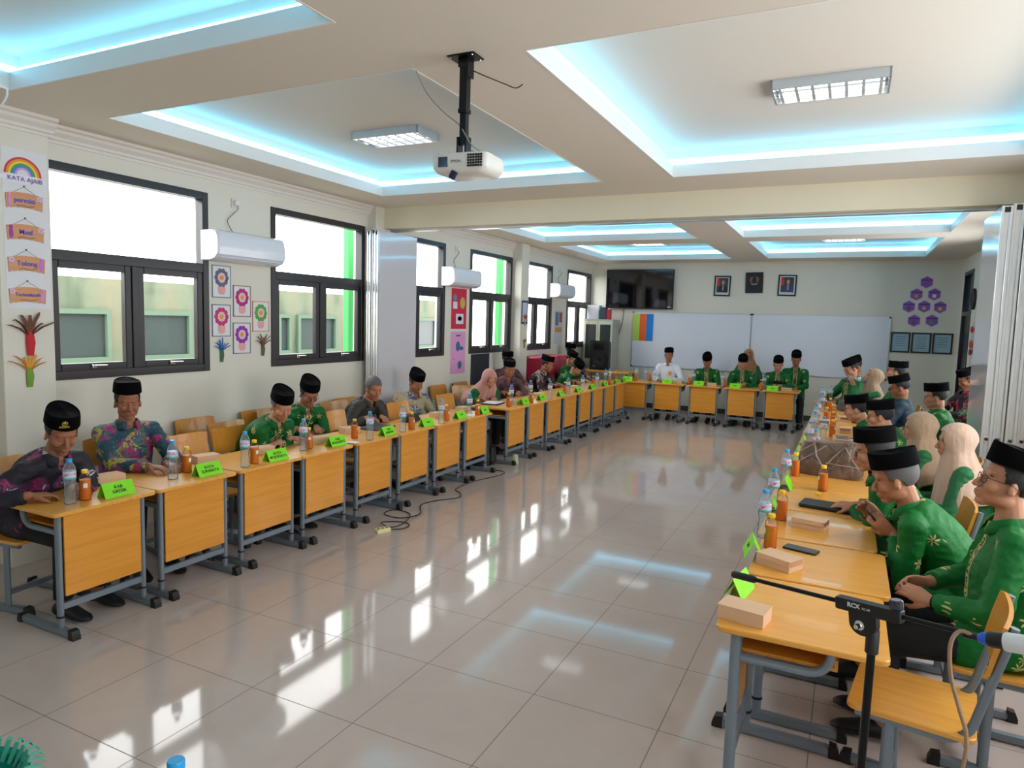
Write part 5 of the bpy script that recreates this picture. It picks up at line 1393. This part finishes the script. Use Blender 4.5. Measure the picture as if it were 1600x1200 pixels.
    if glasses:
        b = MB()
        for s in (1, -1):
            c_ = Vector((.094, .032 * s, -.002)); pts = []
            for q in range(20):
                a = 2 * pi * q / 20; ex = lambda v: (abs(v) ** .65) * (1 if v > 0 else -1)
                pts.append(c_ + Vector((-.006 * abs(ex(cos(a))) * (1 if cos(a) * s > 0 else 0), .0245 * ex(cos(a)), .0165 * ex(sin(a)))))
            b.tube(pts, .0013, 6, MH, closed=True)
            b.tube([(.089, .056 * s, .006), (.06, .073 * s, .006), (.0, .0835 * s, .004), (-.02, .083 * s, -.006)], .0014, 6, MH)
        b.tube([(.096, .008, .004), (.099, 0, .006), (.096, -.008, .004)], .0013, 6, MH); go = b.obj('glasses', M_BLACKM, body)
        b = MB()
        for s in (1, -1): b.add([(.0935, .032 * s + .023 * cos(2 * pi * q / 14), -.002 + .015 * sin(2 * pi * q / 14)) for q in range(14)], [tuple(range(14))], MH)
        b.obj('lenses', M_LENS, go, 0)
    body['_'] = 0; del body['_']
    return dict(o=body, MH=MH, P0=P0, arms=arms, th=th, neck=neck, R=RZ(facing))

def W2L(p, head, facing, *a): pass

# facing: 0 = towards +x (left row looks into the room), 180 = right row, -90 = back row looks at the camera
N_, Mi, Fa = .0045, .0065, .010
GL = 'people seated along the left row'; GR = 'people seated along the right row'; GB = 'people seated before the whiteboards'
FLAT = [((1, -.55, -.06), (.0, 0, -1)), ((1, .55, -.06), (0, 0, -1))]
def chair_at(p, label, group, dx=-.02):
    q = p['P0'] + (p['R'].to_3x3() @ Vector((dx, 0, 0))); P_CHAIR((q.x, q.y, 0), math.degrees(p['o'].rotation_euler.z), label, group)
    return p
# ---- right row
R1 = person('person in green embroidered shirt, spectacles and black hat leaning back, nearest the camera', (.62, 3.40, 1.185), 178, None, 'b', GREENB, pitch=-14, hyaw=8, glasses=True, lids=False, vox=N_, belly=1.25,
            hands=[(.25, .115, .665), (.26, -.10, .685)], hdirs=[((.8, -.5, .16), (-.2, -.6, -.7)), ((.8, .5, .05), (-.3, .7, -.5))], curl=(.25, .3), knee=(.42, .13), hatz=.012, hats=1.0, group=GR)
chair_at(R1, 'school chair under the man leaning back nearest the camera', 'occupied chairs')
R2 = person('person in green shirt and black hat looking at a phone held in both hands', (.255, 3.95, 1.045), 180, None, 'c', GREENB, pitch=16, hair='g', vox=N_, hands=[(.30, .03, .77), (.36, -.14, .80)], hdirs=[((.9, -.1, .55), (.1, -1, .2)), ((.8, .2, .6), (.1, 1, .2))], curl=(.55, .5), hats=1.0, hatz=.006, group=GR)
chair_at(R2, 'school chair under the man holding a phone', 'occupied chairs')
R3 = person('person in green shirt, round spectacles and black hat with folded hands behind the black case', (.167, 4.50, 1.09), 180, None, 'b', GREEN, pitch=8, glasses=True, lids=False, vox=.0055, hands=[(.30, .0, .755), (.26, -.10, .75)], hdirs=[((1, -.3, -.1), (0, -.3, -1)), ((.9, .6, -.1), (0, 0, -1))], hats=1.0, group=GR)
chair_at(R3, 'school chair behind the black case', 'occupied chairs')
R4 = person('person in green shirt, spectacles and black hat beside the two headscarved women', (.28, 6.78, 1.05), 180, None, 'b', GREEN, pitch=8, glasses=True, vox=.0065, hands=[(.30, .06, .75), (.30, -.1, .75)], hats=1.0, group=GR)
chair_at(R4, 'school chair beyond the brown handbag', 'occupied chairs')
R5 = person('person in green shirt and black hat bending over the crowded bottles', (.104, 7.6, 1.01), 176, None, 'b', GREEN, pitch=10, vox=.0065, hands=[(.24, .06, .75), (.24, -.1, .75)], hats=1.0, group=GR)
R6 = person('person in beige headscarf and green dress, the farther of the two women', (.525, 6.12, 1.047), 172, None, 'b', GREENP, pitch=6, hat=False, hijab=HJ['beige'], lids=False, vox=.0055, hands=[(.3, .06, .62), (.3, -.08, .62)], group=GR, width=.94, T_=.40, pelvis_z=.50)
chair_at(R6, 'school chair under the woman in beige headscarf', 'occupied chairs')
R7 = person('person in pale pink headscarf and green dress, the nearer of the two women', (.69, 5.50, 1.052), 178, None, 'b', GREENP, pitch=4, hat=False, hijab=HJ['pale'], lids=False, vox=.0055, hands=[(.3, .06, .62), (.3, -.08, .62)], group=GR, width=.94, T_=.40, pelvis_z=.50)
chair_at(R7, 'school chair under the woman in pale pink headscarf', 'occupied chairs')
R8 = person('person in bright green collar, spectacles and black hat behind the headscarved women', (.83, 8.25, 1.13), 178, None, 'b', GREENB, pitch=6, glasses=True, vox=.008, hats=1.0, group=GR)
R9 = person('person in teal shirt, spectacles and black hat looking down', (.555, 9.1, 1.145), 180, None, 'a', M_TEAL, pitch=16, glasses=True, vox=.008, hats=1.0, group=GR)
R10 = person('person in green shirt and tilted black hat looking up behind the teal shirt', (.55, 10.0, 1.275), 180, None, 'b', GREEN, pitch=-14, glasses=True, vox=.009, hats=1.0, group=GR, hatrot=14)
R11 = person('person in cream headscarf drinking from a water bottle', (.315, 10.6, 1.15), 190, None, 'b', GREENP, pitch=-18, hat=False, hijab=HJ['beige'], vox=.009, hands=[(.24, .03, 1.02), (.30, -.08, .75)], hdirs=[((.5, -.2, .8), (-.6, -.4, 0)), ((1, .5, -.1), (0, 0, -1))], group=GR, width=.94, T_=.40, pelvis_z=.50)
R12 = person('person in green shirt and spectacles reading at the far end of the right row', (.042, 11.2, 1.23), 215, None, 'b', GREEN, pitch=24, glasses=True, vox=.009, group=GR)
R12b = person('person in green shirt and black hat mostly hidden behind the reader at the far end', (.10, 11.85, 1.235), 215, None, 'a', GREEN, pitch=22, vox=.010, group=GR)
R13 = person('person in red and green flowered batik seated beside the far door', (1.40, 10.6, 1.19), 200, None, 'a', BAT['red'], pitch=20, vox=.009, group=GR)
for p_, l_ in ((R5, 'school chair under the man bending over the bottles'), (R8, 'school chair under the man with the bright green collar'), (R9, 'school chair under the man in teal'), (R10, 'school chair under the man looking up'), (R11, 'school chair under the woman drinking'),
               (R12, 'school chair under the reader at the far end'), (R12b, 'school chair under the man hidden behind the reader'), (R13, 'school chair by the far door')): chair_at(p_, l_, 'occupied chairs')
# the phone in R2's hands, bottle in R11's hand
def local_thing(p, q): return p['P0'] + p['R'].to_3x3() @ Vector(q)
ph = phone(local_thing(R2, (.415, -.055, .845)), 0, 'smartphone held in both hands by the man in green', rot=(0, 0, 0)); ph.rotation_euler = (RZ(180) @ RY(-52) @ RZ(0)).to_euler()
wb = P_WATER(local_thing(R11, (.36, .0, 1.14)), 0, 'water bottle raised to the mouth of the drinking woman', 'water bottles on the desks', rot=(RZ(180) @ RY(-98)).to_euler())
# watch of R1
E_, Wr = R1['arms'][0][1], R1['arms'][0][2]; dv = (Wr - E_).normalized(); pw = Wr - dv * .012
b = MB(); b.tube([pw + Matrix.Rotation(2 * pi * i / 14, 4, dv).to_3x3() @ (dv.orthogonal().normalized() * .033) for i in range(14)], .006, 6, closed=True, ell=.4); b.obj('wristwatch', M_BLACKM, R1['o'])
# ---- left row
L1 = person('person in dark purple ikat shirt and black hat with gold emblem, nearest on the left', (-4.12, 2.41, 1.06), 8, None, 'a', BAT['purple'], pitch=22, hyaw=-22, vox=N_, hands=[(.40, .02, .745), (.33, -.24, .745)], hdirs=[((.8, -.75, -.05), (0, 0, -1)), ((.5, .9, -.05), (0, 0, -1))], group=GL, hatz=.004)
chair_at(L1, 'school chair under the man in purple ikat', 'occupied chairs')
L2 = person('person in multicolour batik shirt and black hat, eyes closed, sitting upright', (-4.55, 3.12, 1.14), -14, None, 'a', BAT['colour'], pitch=6, hyaw=-12, vox=N_, hands=[(.40, .10, .745), (.42, -.02, .745)], hdirs=[((.8, .1, -.05), (0, 0, -1)), ((.8, .5, -.05), (0, 0, -1))], group=GL, hatz=.012)
chair_at(L2, 'school chair under the man in multicolour batik', 'occupied chairs')
L3 = person('person in green embroidered shirt resting folded arms on the desk, head bowed', (-4.17, 4.20, 1.035), 4, None, 'b', GREEN, pitch=24, hyaw=-26, vox=.0055, hands=[(.36, -.06, .75), (.33, .10, .75)], hdirs=[((.2, -1, -.05), (0, 0, -1)), ((.3, 1, -.05), (0, 0, -1))], hair='g', group=GL, hats=1.0)
chair_at(L3, 'school chair under the man resting folded arms', 'occupied chairs')
L4 = person('person in green embroidered shirt and spectacles looking down beside the bowed man', (-4.48, 4.86, 1.06), -12, None, 'a', GREEN, pitch=26, hyaw=-14, glasses=True, vox=.0055, hands=[(.34, .04, .75), (.30, -.14, .75)], group=GL, hats=1.0)
chair_at(L4, 'school chair under the man in green with spectacles', 'occupied chairs')
L5 = person('person with short grey hair in a dark olive jacket, the only bareheaded man', (-4.44, 5.77, 1.04), -6, None, 'c', M_JACK, pitch=18, hyaw=-14, hat=False, hair='g', lids=False, vox=.0055, hands=[(.42, .02, .75), (.38, -.16, .75)], group=GL)
chair_at(L5, 'school chair under the grey haired man', 'occupied chairs')
L6 = person('person in cream and blue batik shirt behind the empty chair backs', (-4.55, 6.72, 1.028), -18, None, 'a', BAT['blue'], pitch=26, hyaw=-8, vox=.0065, hands=[(.30, .10, .66), (.30, -.1, .66)], group=GL, belly=1.15, T_=.385, pelvis_z=.50)
chair_at(L6, 'school chair under the man in cream and blue batik', 'occupied chairs')
L7 = person('person in dusty pink headscarf and green shirt leaning over the notebook', (-4.28, 8.05, 1.0), -28, None, 'b', GREEN, pitch=30, hyaw=-10, hat=False, hijab=HJ['pink'], vox=.0065, hands=[(.34, .08, .75), (.3, -.14, .75)], group=GL, width=.96)
chair_at(L7, 'school chair under the woman in pink headscarf', 'occupied chairs')
L8 = person('person in mauve batik shirt and black hat facing the camera beside the pink headscarf', (-4.42, 8.92, 1.078), -42, None, 'a', BAT['mauve'], pitch=14, hyaw=-8, lids=False, vox=.008, hands=[(.34, .12, .75), (.3, -.1, .75)], group=GL)
L8b = person('person in black hat half hidden behind the man in mauve batik', (-4.95, 9.92, 1.15), -36, None, 'a', BAT['mauve'], pitch=6, vox=.009, group=GL)
L9 = person('person in maroon flowered batik shirt with his head turned away', (-4.50, 10.50, 1.075), 2, None, 'a', BAT['maroon'], pitch=14, hyaw=4, vox=.008, hands=[(.42, .1, .75), (.4, -.1, .75)], group=GL)
L10 = person('person in green shirt bending low over his phone before the loudspeaker', (-4.20, 11.1, 1.0), -14, None, 'b', GREEN, pitch=44, hyaw=-10, vox=.008, hands=[(.3, .06, .78), (.3, -.08, .78)], group=GL)
L11 = person('person in green collar and black hat just behind the man bending low', (-4.52, 11.65, 1.12), -20, None, 'b', GREEN, pitch=24, vox=.010, group=GL)
L12 = person('person peering out behind the others in front of the far left window', (-4.90, 12.6, 1.215), -30, None, 'a', BAT['mauve'], pitch=4, vox=.010, group=GL)
for p_, l_ in ((L8, 'school chair under the man in mauve batik'), (L8b, 'school chair under the man behind the mauve batik'), (L9, 'school chair under the man in maroon batik'), (L10, 'school chair under the man bending low'), (L11, 'school chair behind the man bending low'), (L12, 'school chair by the far left window')): chair_at(p_, l_, 'occupied chairs')
# gold emblem on the nearest left hat
b = MB(); MH = L1['MH']
for i in range(12):
    a = 2 * pi * i / 12; b.ball((.1005 - .02 * (cos(a) * .016 + .0) ** 2, .013 * cos(a) - .022, .122 + .013 * sin(a) - .002), (.0025, .003, .003), 6, 4, MH)
for j in range(2): b.tube([(.0975, -.022 - .026, .101 - .007 * j), (.1005, -.022, .101 - .007 * j), (.1000, -.022 + .026, .101 - .007 * j)], .0016, 5, MH)
b.ball((.099, -.022, .122), (.003, .007, .007), 8, 5, MH); b.obj('hat_emblem', mat('gold_thread', S((190, 170, 60)), .5), L1['o'])
# ---- before the whiteboards
B1 = person('person in white shirt with a chest badge, the only one in white', (-3.12, 13.22, 1.20), -86, None, 'a', M_WHITE, pitch=4, lids=False, vox=.008, group=GB, hands=[(.30, .12, .74), (.3, -.12, .74)], shirt2=M_WHITE)
B2 = person('person in green shirt right of the man in white, hands joined', (-2.38, 13.18, 1.12), -88, None, 'a', GREEN, pitch=30, vox=.008, group=GB, hands=[(.34, .05, .75), (.34, -.05, .75)])
B3 = person('person in green shirt at the middle sign before the whiteboard gap', (-1.74, 13.2, 1.12), -84, None, 'b', GREEN, pitch=22, vox=.008, group=GB, hands=[(.34, .05, .76), (.34, -.05, .76)])
B3b = person('person in rust headscarf seated close to the whiteboards behind the middle man', (-1.74, 13.9, 1.235), -90, None, 'a', GREENP, pitch=8, hat=False, hijab=HJ['orange'], vox=.010, group=GB, width=.94)
B4 = person('person in green shirt reading a phone at the rightmost desk before the whiteboards', (-1.13, 13.2, 1.125), -84, None, 'b', GREEN, pitch=18, vox=.008, group=GB, hands=[(.36, .05, .77), (.36, -.05, .77)])
B5 = person('person in green shirt seated right of the last desk before the whiteboards', (-.855, 13.5, 1.225), -86, None, 'a', GREEN, pitch=20, vox=.009, group=GB, hands=[(.34, .02, .72), (.3, -.1, .72)])
for p_, l_ in ((B1, 'school chair under the man in white'), (B2, 'school chair right of the man in white'), (B3, 'school chair at the middle sign'), (B3b, 'school chair against the whiteboards'), (B4, 'school chair at the rightmost desk before the whiteboards'), (B5, 'school chair right of the last desk before the whiteboards')): chair_at(p_, l_, 'occupied chairs')
b = MB(); b.box(.0, .004, -.03, .03, -.04, .04); o = b.obj('chest_badge', cm((214, 150, 60)), B1['o']); o.location = Vector((B1['neck'].x + .135, .06, .86))
phone(local_thing(B4, (.46, 0, .83)), 0, 'smartphone held by the man at the rightmost desk before the whiteboards').rotation_euler = (RZ(-84) @ RY(-50)).to_euler()
phone(local_thing(L10, (.40, 0, .84)), 0, 'smartphone held by the man bending low').rotation_euler = (RZ(-14) @ RY(-50)).to_euler()
